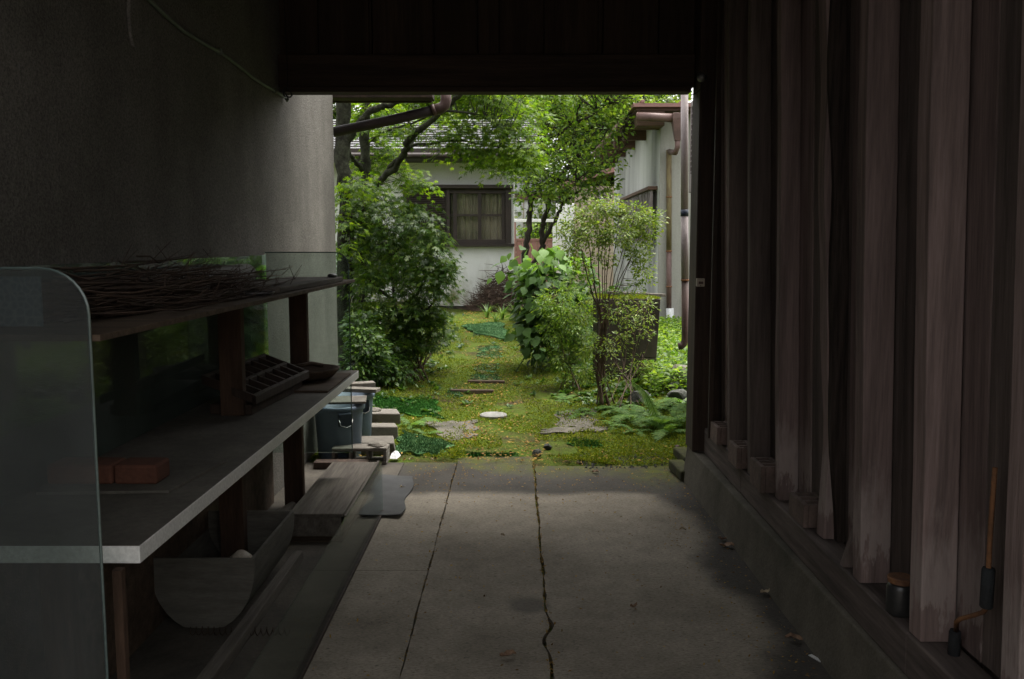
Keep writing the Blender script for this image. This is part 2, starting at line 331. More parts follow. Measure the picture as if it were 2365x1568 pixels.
def share(src, parent, loc, rot=(0, 0, 0), scale=(1, 1, 1), name=None):
    c = src.copy(); COL.objects.link(c); c.parent = parent; c.location = loc; c.rotation_euler = rot; c.scale = scale
    return c
def copy_tree(o, parent=None):
    c = o.copy(); COL.objects.link(c); c.parent = parent
    for ch in list(o.children): copy_tree(ch, c)
    return c
def arrmesh(name, V, F):   # F (n,k) all same k
    me = bpy.data.meshes.new(name); n, k = F.shape
    me.vertices.add(len(V)); me.vertices.foreach_set('co', V.astype(np.float32).ravel())
    me.loops.add(n*k); me.loops.foreach_set('vertex_index', F.astype(np.int32).ravel())
    me.polygons.add(n); me.polygons.foreach_set('loop_start', np.arange(0, n*k, k, dtype=np.int32)); me.polygons.foreach_set('loop_total', np.full(n, k, np.int32))
    me.update(calc_edges=True); return me
def unit(a): return a / np.maximum(np.linalg.norm(a, axis=-1, keepdims=True), 1e-9)
def scatter(T, F, pos, ydir, nrm, scale):
    """copies of a leaf template: y along the leaf, z its normal"""
    y = unit(ydir); z = unit(nrm - y*(nrm*y).sum(-1, keepdims=True)); x = np.cross(y, z)
    sc = scale[:, None, None]
    V = pos[:, None, :] + sc*(T[None, :, 0:1]*x[:, None, :] + T[None, :, 1:2]*y[:, None, :] + T[None, :, 2:3]*z[:, None, :])
    n, k = len(pos), len(T)
    Fa = (F[None] + (np.arange(n)*k)[:, None, None]).reshape(-1, F.shape[1])
    return V.reshape(-1, 3), Fa
def maple_t():
    V = [(0, .1, 0)]; F = []
    for a, l in ((0, 1.), (48, .85), (-48, .85), (100, .55), (-100, .55)):
        a = R(a); d = np.array((math.sin(a), math.cos(a))); p = np.array((d[1], -d[0])); i = len(V)
        m = d*l*.45; V += [(m[0]+p[0]*.13, .1+m[1]+p[1]*.13, .02), (d[0]*l, .1+d[1]*l, -.12*l), (m[0]-p[0]*.13, .1+m[1]-p[1]*.13, .02)]
        F.append((0, i, i+1, i+2))
    return np.array(V, float), np.array(F)
T_MAPLE = maple_t()
T_OVAL = (np.array([(0,0,0),(.26,.3,.07),(.2,.68,.05),(0,1,-.08),(-.2,.68,.05),(-.26,.3,.07),(0,.5,0)], float), np.array([(0,1,2,6),(6,2,3,4),(0,6,4,5)]))
T_DIA = (np.array([(0,0,0),(.22,.45,.04),(0,1,-.04),(-.22,.45,.04)], float), np.array([(0,1,2,3)]))
T_NARROW = (np.array([(0,0,0),(.13,.4,.03),(0,1,-.08),(-.13,.4,.03)], float), np.array([(0,1,2,3)]))
def rdir(n): return unit(RNG.normal(size=(n, 3)))
# ------------------------------------------------------------------ ground
def sm(a, b, x): t = np.clip((x-a)/(b-a), 0, 1); return t*t*(3-2*t)
def zg(x, y):
    x = np.asarray(x, float); y = np.asarray(y, float)
    z = .30*sm(6.6, 14.5, y) - .035*(1-sm(6.15, 6.55, y))
    cxp = -.18 - .06*(y-8)
    d = x - cxp
    g = sm(6.6, 8.5, y)
    z = z + g*(.14*sm(.45, 1.6, -d) + .10*sm(.5, 1.5, d)*(1-sm(12, 15, y)))
    z = z + g*(.018*np.sin(3.1*x+1.3*y)*np.sin(2.3*y-.7*x) + .008*np.sin(9*x+2)*np.sin(8*y))
    return z
def GG(u, v):
    Y = 6.3
    d = ray(u, v)
    while Y < 40:
        p = EYE + d*(Y/d.y)
        if p.z <= float(zg(p.x, p.y)) : break
        Y += .02
    return Vector((p.x, p.y, float(zg(p.x, p.y))))
def make_ground():
    xs = np.concatenate([[-70, -40, -20, -12, -8, -6], np.arange(-4.5, 5, .1), [6, 8, 12, 20, 40, 70]])
    ys = np.concatenate([[-60, -30, -15, -8, -4, -2, 0, 2, 4], np.arange(5.5, 19, .1), [20, 22, 25, 30, 40, 60, 110]])
    Xg, Yg = np.meshgrid(xs, ys); Z = zg(Xg, Yg)
    V = np.stack([Xg, Yg, Z], -1).reshape(-1, 3); nx, ny = len(xs), len(ys)
    i = np.arange(ny-1)[:, None]*nx + np.arange(nx-1)[None]; i = i.ravel()
    me = arrmesh('ground', V, np.stack([i, i+1, i+nx+1, i+nx], -1))
    struct(finish('ground', me, 'ground', smooth=True))
make_ground()
struct(MB().box((-30, -9.4, -.05), (30, -1.2, -.012)).build('street', 'asphalt'))

def make_floor():
    root = bpy.data.objects.new('passage_floor', None); COL.objects.link(root); struct(root)
    def edge(x, y, amp, seed): return x + amp*(math.sin(7.3*y+seed)*.5 + math.sin(17*y+seed*2.1)*.3 + math.sin(41*y+seed*3)*.35 + random.uniform(-.4, .4))
    def slab(xl, xr, y0, y1, al, ar, seed, m='floor'):
        n = max(int((y1-y0)/.035), 4); L = []; Rr = []
        for k in range(n+1):
            y = y0 + (y1-y0)*k/n
            kick = .028*math.exp(-((y-3.42)/.16)**2)*math.sin((y-3.42)*14) if xl > .1 or xr > .1 and xr < .3 else 0
            L.append((edge(xl, y, al, seed) + (kick if xl > .1 else 0), y, 0)); Rr.append((edge(xr, y, ar, seed+2) + (kick if xr < .3 else 0), y, 0))
        V = L + Rr + [(p[0], p[1], -.045) for p in L+Rr]; N = n+1; F = []
        for k in range(n):
            F += [(k, N+k, N+k+1, k+1), (k, k+1, 2*N+k+1, 2*N+k), (N+k, 3*N+k, 3*N+k+1, N+k+1)]
        F += [(0, 2*N, 3*N, N), (n, N+n, 3*N+n, 2*N+n)]
        MB().add(V, F).build('concrete_slab', m, root)
    slab(-.79, -.4195, -1.2, 4.10, 0, .004, 1); slab(-.79, -.4195, 4.106, 6.22, 0, .005, 5)
    slab(-1.6, -.795, -1.2, 6.22, 0, 0, 7, m='dirtyslab')
    slab(-.4125, .1255, -1.2, 6.40, .003, .005, 2)
    slab(.1375, 1.3, -1.2, 6.12, .006, 0, 3)
make_floor()
# debris packed in the joints
def joint_debris():
    pos = []
    for k in range(1500):
        y = random.uniform(2.2, 6.3)
        x = random.choice([-.4155, .131, .131]) + random.gauss(0, .007)
        if random.random() < .06: x += random.gauss(0, .05)
        pos.append((x, y, random.uniform(-.006, .004)))
    pos = np.array(pos); n = len(pos)
    V, F = scatter(*T_DIA, pos, rdir(n)*np.array([1, 1, .4]), np.array([0, 0, 1.])+.8*rdir(n), RNG.uniform(.005, .016, n))
    o = stuff(finish('joint_debris', arrmesh('joint_debris', V, F), 'litter')); tag(o, 'brown crumbs and needles packed into the concrete floor joints', 'debris')
joint_debris()

# ================================================================== PASSAGE
WL = -1.49                                   # face of the plaster wall
# ---- plaster building on the left
def plaster_building():
    r = thing('plaster_building', 'plaster walled building with one blank rough grey-beige side wall along the passage', 'building', (-3, 3, 0))
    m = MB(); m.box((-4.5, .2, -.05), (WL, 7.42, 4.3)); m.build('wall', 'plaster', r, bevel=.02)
    MB().box((-4.7, .1, 4.3), (WL+.0, 7.5, 4.5)).build('roof', 'metalroof', r)
    # low skirting crack-lip where a second coat of plaster stops
plaster_building()
# ---- timber building over the passage: roof, transom, lintel, right wall
XR = 1.13                                    # foot of the concrete base
def wavy_prism(x0, x1, y0, y1, z0, z1, amp, seed, n=26):
    rr = random.Random(seed); m = MB(); V = []; ph = [rr.uniform(0, 6) for _ in range(8)]
    for k in range(n+1):
        z = z0 + (z1-z0)*k/n
        a = amp*(math.sin(1.7*z+ph[0]) + .6*math.sin(4.3*z+ph[1]) + .35*math.sin(9.1*z+ph[2]))
        b = amp*.5*(math.sin(1.3*z+ph[3]) + .5*math.sin(5.3*z+ph[4]))
        c = amp*.5*(math.sin(2.1*z+ph[5]) + .5*math.sin(6.3*z+ph[6]))
        l = -.028*(z-1.3); V += [(x0+a+l, y0+b, z), (x1+l, y0+b+c*.4, z), (x1+l, y1, z), (x0+a+c*.4+l, y1, z)]
    F = [(3, 2, 1, 0), tuple(4*n+i for i in range(4))]
    for k in range(n):
        for i in range(4): j = (i+1) % 4; F.append((4*k+i, 4*k+j, 4*k+4+j, 4*k+4+i))
    return m.add(V, F)
def timber_building():
    r = thing('timber_building', 'old timber building spanning the passage with rough stud wall and dark boarded header', 'building', (1.5, 2, 0))
    # concrete base, slightly battered
    k = [(XR+.03, .25, -.05), (1.6, .25, -.05), (1.6, 5.76, -.05), (XR-.03, 5.76, -.05), (XR+.09, .25, .235), (1.6, .25, .235), (1.6, 5.76, .235), (XR+.005, 5.76, .235)]
    MB().hexa(k).build('concrete_base', 'kerb', r, bevel=.008)
    # sill timbers lying on the base
    for a, b in ((.25, 2.6), (2.603, 4.6), (4.603, 5.52)):
        MB().box((XR+.065, a, .237), (1.31, b, .372 if b < 5 else .40)).build('sill_beam', 'sill', r, bevel=.006)
    # end post of the opening
    MB().box((1.128, 5.56, .236), (1.40, 5.78, 3.42)).build('post', 'darkwood', r, bevel=.006)
    MB().box((1.158, 5.785, .236), (1.19, 5.83, 3.4)).build('door_stop', 'stud2', r, bevel=.003)
    MB().box((1.150, 5.20, .404), (1.175, 5.225, 3.4)).build('batten', 'darkwood', r, bevel=.003)
    ys = [4.89, 4.45, 4.0, 3.46, 2.99, 2.53, 2.02, 1.56, 1.10, .66, .3]
    for i, y in enumerate(ys):
        bark = i == 3
        th = (.055, .055, .06, .075, .075, .08, .08)[min(i, 6)]
        dx = (.0, .0, .015, .03, .0, .0, .0)[min(i, 6)]
        s = wavy_prism(1.178+dx, 1.282, y, y+th, .375, 3.42, .011 if bark else .0022, 40+i)
        o = s.build('stud', 'stud' if i not in (0, 1) else 'stud2', r, bevel=.004)
        if bark:
            wavy_prism(1.228, 1.284, y-.03, y-.003, .376, 3.42, .014, 90).build('bark_slab', 'bark', r)
    # planks behind the studs
    y = .25; k = 0
    while y < 5.5:
        wd = random.uniform(.19, .27); y2 = min(y+wd, 5.53)
        MB().box((1.285+random.uniform(0, .012), y, .376), (1.35, y2-.004, 3.42)).build('plank', 'stud2' if k % 3 else 'stud', r); y = y2; k += 1
    for o in r.children:
        if o.name.startswith('plank'):
            for v in o.data.vertices: v.co.x -= .028*(v.co.z-1.3) + .004
    # horizontal rail crossing behind the studs high up
    MB().box((1.20, 3.07, 2.74), (1.236, 3.455, 2.80)).build('rail', 'stud2', r, bevel=.003)
    # lintel beam and the two stop strips
    MB().box((WL+.002, 5.70, 2.535), (1.126, 5.86, 2.735)).build('lintel_beam', 'beam', r, bevel=.008)
    MB().box((WL+.02, 5.68, 2.50), (1.10, 5.80, 2.533)).build('lintel_strip', 'beam', r, bevel=.004)
    xs = [WL+.003, -1.24, -.90, -.51, -.235, -.10, .18, .55, .90, 1.126]
    for a, b in zip(xs[:-1], xs[1:]):
        thin = b-a < .16
        MB().box((a+.003, 5.755-(.022 if thin else random.uniform(0, .006)), 2.737), (b-.003, 5.79, 3.41)).build('transom_board', 'darkwood', r, bevel=.003)
    for x in (-.93, -.53, .53):
        MB().box((x-.012, 5.728, 2.737), (x+.012, 5.7545, 3.41)).build('batten', 'darkwood', r, bevel=.002)
    MB().box((WL+.004, 5.792, 2.74), (1.30, 5.82, 3.44)).build('transom_backing', 'darkwood', r)
    MB().box((WL+.006, .25, 3.15), (1.6, .40, 3.455)).build('light_block_header', 'darkwood', r)  # header added out of view to limit light from the street
    # ceiling boards and roof
    for i in range(14):
        x = WL + .01 + i*.2
        MB().box((x, .25, 3.425), (min(x+.196, 1.6), 5.79, 3.45)).build('ceiling_board', 'darkwood', r)
    MB().box((WL+.005, -.1, 3.46), (3.6, 6.35, 3.60)).build('roof', 'metalroof', r)
    MB().box((1.355, .25, -.05), (3.5, 5.7, 3.455)).build('wall_core', 'stud2', r)
    return r
timber_building()
def opposite():  # unseen house added across the street, sized to hold back low sky light
    r = thing('light_block_house', 'unseen beige house added behind the viewer to block low sky light', 'house', (0, -10, 0))
    MB().box((-14, -15, -.1), (14, -10, 3.6)).build('wall', 'beige', r)
    MB().box((-14.5, -15.5, 3.601), (14.5, -9.5, 3.8)).build('roof', 'rooftile', r)
opposite()
def eave():
    # dark soffit and fascia of the plaster building over the garden side
    a = D(778, 219, 7.43); 
    r = thing('eave_board', 'dark soffit board under the eaves just beyond the lintel', 'eave', (-1.3, 7.4, 2.7))
    p = D(775, 233, 7.6); q = D(1003, 233, 7.6)
    MB().box((p.x-.5, 7.435, p.z), (q.x, 7.62, p.z+.10)).build('soffit', 'darkwood', r, bevel=.004)
    MB().box((p.x-.5, 7.622, p.z-.03+.02), (q.x-.02, 7.65, p.z+.16)).build('fascia', 'darkwood', r, bevel=.004)
eave()
def pink_drain():
    r = thing('drainpipe', 'pinkish brown drainpipe slanting under the dark eave to an elbow', 'drainpipe', D(1030, 235, 7.6))
    pts = [D(1030, 205, 7.6), D(1030, 232, 7.6), D(1027, 243, 7.6), D(1018, 250, 7.6), D(1000, 255, 7.6)]
    MB().tube(pts, [.046, .046, .047, .047, .046], 14).build('elbow', 'pinkpipe', r, smooth=True)
    MB().tube([D(1001, 254.5, 7.6), D(905, 277, 7.6), D(770, 305, 7.6)], .042, 14).build('pipe', 'shadedpipe', r, smooth=True)
    MB().tube([D(1006, 252, 7.6), D(998, 255.5, 7.6)], .05, 14).build('collar', 'pinkpipe', r, smooth=True)
pink_drain()
# ---- services
def cable():
    r = thing('cable', 'grey-green cable sagging diagonally across the upper plaster wall', 'cable', W(510, 122, WL+.012))
    px = [(300, -40), (345, 0), (385, 38), (425, 72), (470, 100), (510, 121), (545, 147), (580, 176), (612, 197), (640, 212), (657, 224)]
    MB().tube([W(u, v, WL+.012) for u, v in px], .010, 8).build('sheath', 'cable', r, smooth=True)
    for u, v in ((508, 120), (634, 209)):
        p = W(u, v, WL+.012); MB().box((WL, p.y-.012, p.z-.016), (WL+.026, p.y+.012, p.z+.016)).build('clip', 'cable', r, bevel=.004)
    p = W(657, 224, WL+.012); q = W(665, 228, WL+.05)
    MB().tube([p, p+Vector((.01, .03, -.02)), q], .008, 8).build('tail', 'cable', r, smooth=True)
cable()
def wires():
    r = thing('black_wire', 'thin black wires tied in a knot where the lintel meets the plaster wall', 'wire', D(665, 218, 5.66))
    for a, seed in ((0, 1), (1, 2), (2, 3)):
        rr = random.Random(seed); pts = []
        for k in range(14):
            t = k/13*2*math.pi*1.3
            p = D(664+10*math.cos(t+a)+rr.uniform(-2, 2), 213+12*math.sin(t*1.1+a), 5.655-.006*a); pts.append(p)
        MB().tube(pts, .003, 5).build('loop', 'black', r)
    MB().tube([D(655, -10, 5.66), D(662, 110, 5.655), D(664, 212, 5.655)], .003, 5).build('drop', 'black', r)
wires()
def wall_plate():
    p = W(305, 45, WL)
    o = MB(); V = []
    pts = []
    for k in range(20):
        a = 2*math.pi*k/20; pts.append((WL+.012, p.y+.045*math.cos(a), p.z+.11*math.sin(a)))
    n = 20; m = MB().add(pts + [(WL, a[1]*1, a[2]) for a in pts], [tuple(range(n))] + [(i, n+i, n+(i+1) % n, (i+1) % n) for i in range(n)])
    tag(m.build('oval_plate', 'plaster', None, bevel=.003), 'small oval plastered cover on the upper plaster wall above the cable', 'wall plate')
wall_plate()
def switch():
    c = D(1617, 652, 5.555)
    r = thing('wall_switch', 'small ivory square push switch on the dark end post', 'switch', c)
    MB().box((c.x-.026, 5.538, c.z-.026), (c.x+.026, 5.5595, c.z+.026)).build('plate', 'ivory', r, bevel=.005)
    MB().box((c.x-.013, 5.533, c.z-.010), (c.x+.015, 5.5375, c.z+.006)).build('rocker', 'oldbrick', r, bevel=.002)
    MB().tube([(c.x, 5.536, c.z-.018), (c.x, 5.5375, c.z-.018)], .003, 8).build('screw', 'black', r)
    MB().tube([D(1620, 636, 5.553), D(1619, 400, 5.553), D(1620, 200, 5.553)], .003, 6).build('lead', 'darkwood', r)
switch()
def insulator():
    c = D(1621, 178, 5.54)
    r = thing('bell_knob', 'small round bell knob with a wire on the post beside the lintel end', 'bell', c)
    m = MB(); n = 16
    m.lathe((0, 0, 0), [(.028, 0), (.030, .012), (.024, .026), (.010, .034), (.002, .036)], n)
    m.v = [(c.x+v[0], 5.558 - v[2], c.z + v[1]) for v in m.v]; m.build('dome', 'steel', r, smooth=True)
    MB().tube([(c.x, 5.552, c.z-.028), D(1620, 200, 5.553), D(1610, 214, 5.555), D(1596, 219, 5.56)], .003, 6).build('wire', 'black', r)
insulator()
# wavy things on the ledge of the timber wall
def perforated(name, l, wd, h, holes=3):
    m = MB(); e = .022
    m.box((0, 0, 0), (l, e, h)).box((0, wd-e, 0), (l, wd, h))
    st = (l - e)/holes
    for k in range(holes+1): m.box((k*st, e, 0), (k*st+e, wd-e, h-.0005))
    m.box((e*.5, e*.5, .002), (l-e*.5, wd-e*.5, h*.35))
    return m
LEDGE = .373
def ledge_bricks():
    spec = [(5.02, 1.16, .10, .19, .105, 'light reddish perforated brick on the sill next to the end post', 'oldbrick'),
            (4.58, 1.165, .10, .19, .115, 'worn perforated brick with broken corner on the sill, second from the end post', 'oldbrick'),
            (4.12, 1.165, .11, .20, .13, 'large dark perforated brick on the sill, third from the end post', 'oldbrick'),
            (3.60, 1.20, .12, .20, .10, 'low dark brick on the sill before the bark-edged stud', 'oldbrick')]
    for y, x, wx, wy, h, lab, mt in spec:
        m = perforated('perforated_brick', wy, wx, h)
        m.v = [(x+v[1], y+v[0], LEDGE+.001+(.03 if y > 5 else 0)*0+v[2]) for v in m.v]
        if y > 4.61: m.v = [(v[0], v[1], v[2]+(.028 if y > 4.7 else 0)) for v in m.v]
        tag(m.build('perforated_brick', mt, None, bevel=.005), lab, 'brick', 'bricks on the sill of the timber wall')
ledge_bricks()
def wedge():
    b = W(1940, 1312, 1.19); y = b.y
    m = MB(); V = [(1.20, y, LEDGE), (1.25, y, LEDGE), (1.25, y+.035, LEDGE), (1.20, y+.035, LEDGE)]
    dx = .07; h = .21
    V += [(v[0]+dx, v[1]+.02, v[2]+h) for v in V]
    tag(m.hexa(V).build('wood_offcut', 'stud2', None, bevel=.003), 'short wooden offcut leaning in the recess beside the bark-edged stud', 'wood')
wedge()
def jar():
    c = Vector((1.232, 2.74, LEDGE+.001)); r = thing('jar', 'small black jar with a rusty lid on the sill between two studs', 'jar', c)
    MB().lathe(c, [(.032, 0), (.041, .006), (.043, .03), (.043, .085), (.039, .098), (.035, .104)], 24).build('body', 'jar', r, smooth=True)
    MB().lathe(c, [(.036, .1045), (.041, .106), (.042, .121), (.038, .124), (.012, .122)], 24).build('lid', 'rust', r, bevel=.001)
jar()
def crank():
    Y = 2.44
    r = thing('crank_handle', 'rusty iron crank with two black foam grips standing against the timber wall', 'crank', D(2216, 1535, Y))
    f = lambda u, v, dy=0: D(u-14, v, 2.46 - .23*min(max((1450-v)/46, 0), 1))
    rod = [f(2222, 1458), f(2223, 1436), f(2232, 1429), f(2262, 1421), f(2284, 1414), f(2292, 1404), f(2294, 1380), f(2300, 1250, .0), f(2306, 1160), f(2312, 1080)]
    MB().tube(rod, .0065, 10).build('rod', 'rust', r, smooth=True)
    MB().tube([f(2215, 1533), f(2215.5, 1530), f(2220, 1460), f(2221, 1455)], [.013, .0165, .0165, .014], 16).build('grip', 'blackfoam', r, smooth=True)
    MB().tube([f(2291, 1404), f(2291.5, 1400), f(2297, 1316), f(2297.5, 1311)], [.013, .0165, .0165, .014], 16).build('grip', 'blackfoam', r, smooth=True)
crank()

# ---- the glass display stand along the plaster wall
XF = -.934; ZS = .806; ZU = 1.346; Y0, Y1 = 2.137, 5.24
def pane(name, y, xr, z0, z1, rad, m, parent, x0=WL+.012, th=.008):
    pts = [(x0, z0), (xr, z0)]
    for k in range(9):
        a = math.pi/2*k/8; pts.append((xr-rad+rad*math.cos(a), z1-rad+rad*math.sin(a)))
    pts.append((x0, z1)); n = len(pts)
    V = [(x, y, z) for x, z in pts] + [(x, y+th, z) for x, z in pts]
    F = [tuple(range(n)), tuple(range(2*n-1, n-1, -1))] + [(i, n+i, n+(i+1) % n, (i+1) % n) for i in range(n)]
    p = MB().add(V, F).build(name, m, parent)
    MB().tube([(x, y+th/2, z) for x, z in pts[1:]], .0036, 6).build('pane_edge', 'glass_edge', p)
    return p
def stand():
    r = thing('display_stand', 'long glass-ended display stand with two shelves against the plaster wall', 'display stand', (-1.2, 3.7, 0))
    pane('end_pane', 2.0, -.967, .012, 1.497, .105, 'glass_near', r)
    pane('end_pane', 5.26, -.985, .30, 1.505, .085, 'glass', r)
    # frosted, crackle-patterned film at the head of the near pane
    m, t, b, o = base_mat('crackle_film'); v = coord(t)
    vo = t.nodes.new('ShaderNodeTexVoronoi'); vo.feature = 'DISTANCE_TO_EDGE'; vo.inputs['Scale'].default_value = 62; lk(t, v, vo.inputs['Vector'])
    lk(t, ramp(t, vo.outputs['Distance'], [(.0, (.10, .13, .14)), (.14, (.045, .07, .09)), (.5, (.03, .05, .07))]), b.inputs['Base Color']); b.inputs['Roughness'].default_value = .5
    MB().box((WL+.02, 2.009, 1.365), (-1.075, 2.012, 1.478)).build('crackle_film', m, r)
    # shelves: dusty top over a white core whose edge shows
    for z, th, x1, ya, yb, nm in ((ZS, .046, XF, Y0, Y1, 'lower_shelf'), ):
        s = MB().box((WL+.004, ya, z-th), (x1, yb, z-.002)).build(nm, 'laminate', r, bevel=.002)
        MB().box((WL+.005, ya+.002, z-.0019), (x1-.002, yb-.002, z)).build('dusty_top', 'shelftop', s)
    MB().box((WL+.004, 2.012, ZU-.016), (-.948, 5.255, ZU)).build('upper_shelf', 'crosswood', r, bevel=.002)
    for y, w_ in ((3.81, .10), (5.02, .10)):
        x = -1.235
        MB().box((x-w_/2, y, ZS+.001), (x+w_/2, y+.05, ZU-.017)).build('post', 'postwood', r, bevel=.003)
    for y in (2.62, 3.95, 5.08):
        x = -1.30 if y > 3 else -1.42
        MB().box((x-.055, y, .001), (x+.055, y+.055, ZS-.047)).build('leg', 'postwood', r, bevel=.003)
    MB().box((WL+.014, 2.085, ZS+.001), (WL+.022, 4.93, 1.487)).build('back_pane', 'glass_back', r)
    MB().box((WL+.014, 4.935, ZS+.001), (WL+.020, 5.255, 1.49)).build('back_pane', 'glass', r)
    MB().box((WL+.02, 2.11, .002), (WL+.035, 5.22, .755)).build('lower_back_board', 'crosswood', r)
    MB().box((WL+.01, 2.084, .001), (WL+.06, 2.10, ZS-.05)).build('corner_strip', 'postwood', r)
    # wooden support column that shows beside the near pane
    MB().box((-.985, 2.09, .001), (-.962, 2.115, ZS-.047)).build('corner_strip', 'postwood', r, bevel=.002)
stand()
def twig_bundle():
    r = thing('twig_bundle', 'bundle of dry brown twigs lying on the upper shelf', 'twigs', (-1.3, 3.1, ZU))
    m = MB()
    for k in range(420):
        y0 = random.uniform(2.2, 3.0); x0 = random.uniform(-1.46, -1.10); z0 = ZU + .006 + abs(random.gauss(0, .045))
        L = random.uniform(.5, 1.25); dx = random.gauss(0, .09); dz = random.uniform(.0, .055)*L
        n = 6; pts = []
        for i in range(n):
            t = i/(n-1); pts.append((min(max(x0+dx*t+.02*math.sin(5*t+k), -1.465), -1.02), y0+L*t, max(z0+dz*t*t+random.gauss(0, .006)-.03*t, ZU+.004)))
        m.tube(pts, [.0035, .003, .0028, .0025, .002, .0012], 4, False)
        for q in range(2):
            i = random.randint(3, n-1); p = Vector(pts[i])
            m.tube([p, p+Vector((random.gauss(0, .04), random.uniform(.04, .14), max(random.uniform(-.02, .08), ZU+.003-p.z)))], [.0018, .0009], 3, False)
    m.build('twig_stack', 'twig', r)
    stuff(r.children[0])
twig_bundle()
def upper_things():
    # rolled mat
    r = thing('rolled_mat', 'grey rolled mat lying lengthways on the upper shelf', 'roll', (-1.38, 4.2, ZU))
    a = Vector((-1.375, 3.3, ZU+.054)); b = Vector((-1.395, 4.62, ZU+.054))
    MB().tube([a, a+(b-a)*.01, a+(b-a)*.99, b], [.045, .053, .053, .045], 20).build('tube', 'roll', r, smooth=True)
    MB().box((-1.345, 3.2, ZU+.001), (-1.27, 4.55, ZU+.018)).build('loose_flap', 'roll', r, bevel=.006)
    p = [(-1.27, 3.72), (-.985, 3.72), (-.965, 4.98), (-1.27, 4.98)]
    o = MB().prism([(x, y, ZU+.026) for x, y in p], .025).build('cutting_board', 'longwood', None, bevel=.004)
    tag(o, 'flat reddish wooden board lying at the far end of the upper shelf', 'board')
    c = Vector((-1.0, 4.86, ZU+.0265))
    m = MB().lathe((0, 0, 0), [(.02, 0), (.03, .004), (.03, .014), (.02, .02), (.005, .021)], 16); m.v = [(c.x+v[0]*.8, c.y+v[1]*1.7, c.z+v[2]) for v in m.v]
    tag(m.build('black_stone', 'jar', None, smooth=True), 'small black oval lump on the far corner of the wooden board', 'stone')
    c = Vector((-1.05, 3.58, ZU+.001))
    tag(MB().lathe(c, [(.045, 0), (.07, .004), (.078, .014), (.074, .014), (.064, .006), (.01, .005)], 24).build('metal_dish', 'steel', None, smooth=True), 'small shallow metal dish on the upper shelf before the board', 'dish')
upper_things()
def lower_things():
    # mould with rows of oval cells, tilted
    r = thing('wooden_mould', 'dark wooden mould tray with rows of oval cells leaning on the lower shelf', 'mould', (-1.22, 4.2, ZS+.001), R(-4))
    L, Wd, H = .78, .24, .04
    nx, ny = 2, 7; m = MB(); e = .018
    sy = (L-e)/ny; sx = (Wd-e)/nx
    for k in range(ny+1): m.box((0, k*sy, .0), (Wd, k*sy+e, H))
    for k in range(nx+1): m.box((k*sx, 0, .001), (k*sx+e, L, H-.001))
    m.box((.004, .004, 0), (Wd-.004, L-.004, .008))
    m.v = [(v[0]-Wd/2, v[1]-L/2, v[2] + .075 + .09*(v[0]/Wd-.5)*-1 + .02) for v in m.v]
    m.build('cell_tray', 'darkwood', r, bevel=.003, local=True)
    MB().box((-.10, -.36, 0), (.09, .36, .045)).build('support_block', 'darkwood', r, local=True, bevel=.004)
    c = Vector((-1.13, 4.80, ZS+.0135))
    rr = thing('wooden_bowl', 'dark round wooden bowl on a thin board at the far end of the lower shelf', 'bowl', c)
    MB().lathe(c, [(.08, 0), (.13, .012), (.165, .05), (.17, .062), (.158, .062), (.12, .022), (.02, .016)], 32).build('bowl', 'crosswood', rr, smooth=True)
    m = MB().tube([c+Vector((-.12, -.05, .066)), c+Vector((.0, .08, .075)), c+Vector((.05, .12, .06))], .012, 8).build('ladle', 'crosswood', rr, smooth=True)
    tag(MB().box((-1.34, 4.42, ZS+.001), (-.945, 5.05, ZS+.0125)).build('thin_board', 'crosswood', None, bevel=.002), 'thin dark board under the wooden bowl on the lower shelf', 'board')
    tag(MB().prism([(-1.43, 2.58, ZS+.010), (-1.04, 2.60, ZS+.010), (-.99, 2.98, ZS+.010), (-1.43, 2.98, ZS+.010)], .009).build('slate_sheet', 'shelftop', None, bevel=.001), 'thin grey slate sheet under the red bricks on the lower shelf', 'slate')
    for a, b, lab in ((-1.44, -1.236, 'red brick on the slate sheet, touching the plaster wall'), (-1.233, -1.10, 'short red half brick with rounded corners on the slate sheet')):
        tag(MB().box((a, 2.66, ZS+.0105), (b, 2.77, ZS+.072)).build('red_brick', 'brick', None, bevel=.009), lab, 'brick')
lower_things()
def trough():
    r = thing('trough', 'deep grey half-round trough standing under the lower shelf', 'trough', (-1.27, 3.9, 0))
    xc, hw, H, ya, yb = -1.262, .213, .295, 3.45, 4.1
    prof = []
    for k in range(17):
        a = math.pi*k/16; x = -math.cos(a)*hw; z = H - .03 - math.sin(a)*(H-.03)*1.05
        prof.append((x, max(z, .004)))
    prof = [(-hw, H)] + prof + [(hw, H)]; n = len(prof)
    def shell(s, y): return [(xc+x*s, y, H-(H-z)*s if s < 1 else z) for x, z in prof]
    V = shell(1, ya+.012) + shell(1, yb-.012) + shell(.93, ya+.013) + shell(.93, yb-.013)
    F = []
    for i in range(n-1):
        F += [(i, i+1, n+i+1, n+i), (2*n+i, 3*n+i, 3*n+i+1, 2*n+i+1)]
    F += [(0, n, 3*n, 2*n), (n-1, 3*n-1, 4*n-1, 2*n-1)]
    F = [(a, b, c, d) for a, b, c, d in F]
    MB().add(V, F).build('shell', 'trough', r)
    for y in (ya, yb-.012):
        P = [(xc+x, y, z) for x, z in prof]; Q = [(p[0], p[1]+.0115, p[2]) for p in P]
        MB().add(P+Q, [tuple(range(n)), tuple(range(2*n-1, n-1, -1))] + [(i, n+i, n+(i+1) % n, (i+1) % n) for i in range(n)]).build('end_board', 'trough', r)
    tag(MB().lathe((-1.15, 3.60, .12), [(.03, 0), (.06, .03), (.062, .08), (.045, .13), (.015, .155)], 16).build('pale_stone', 'ivory', None, smooth=True), 'pale rounded lump resting inside the grey trough', 'stone')
trough()
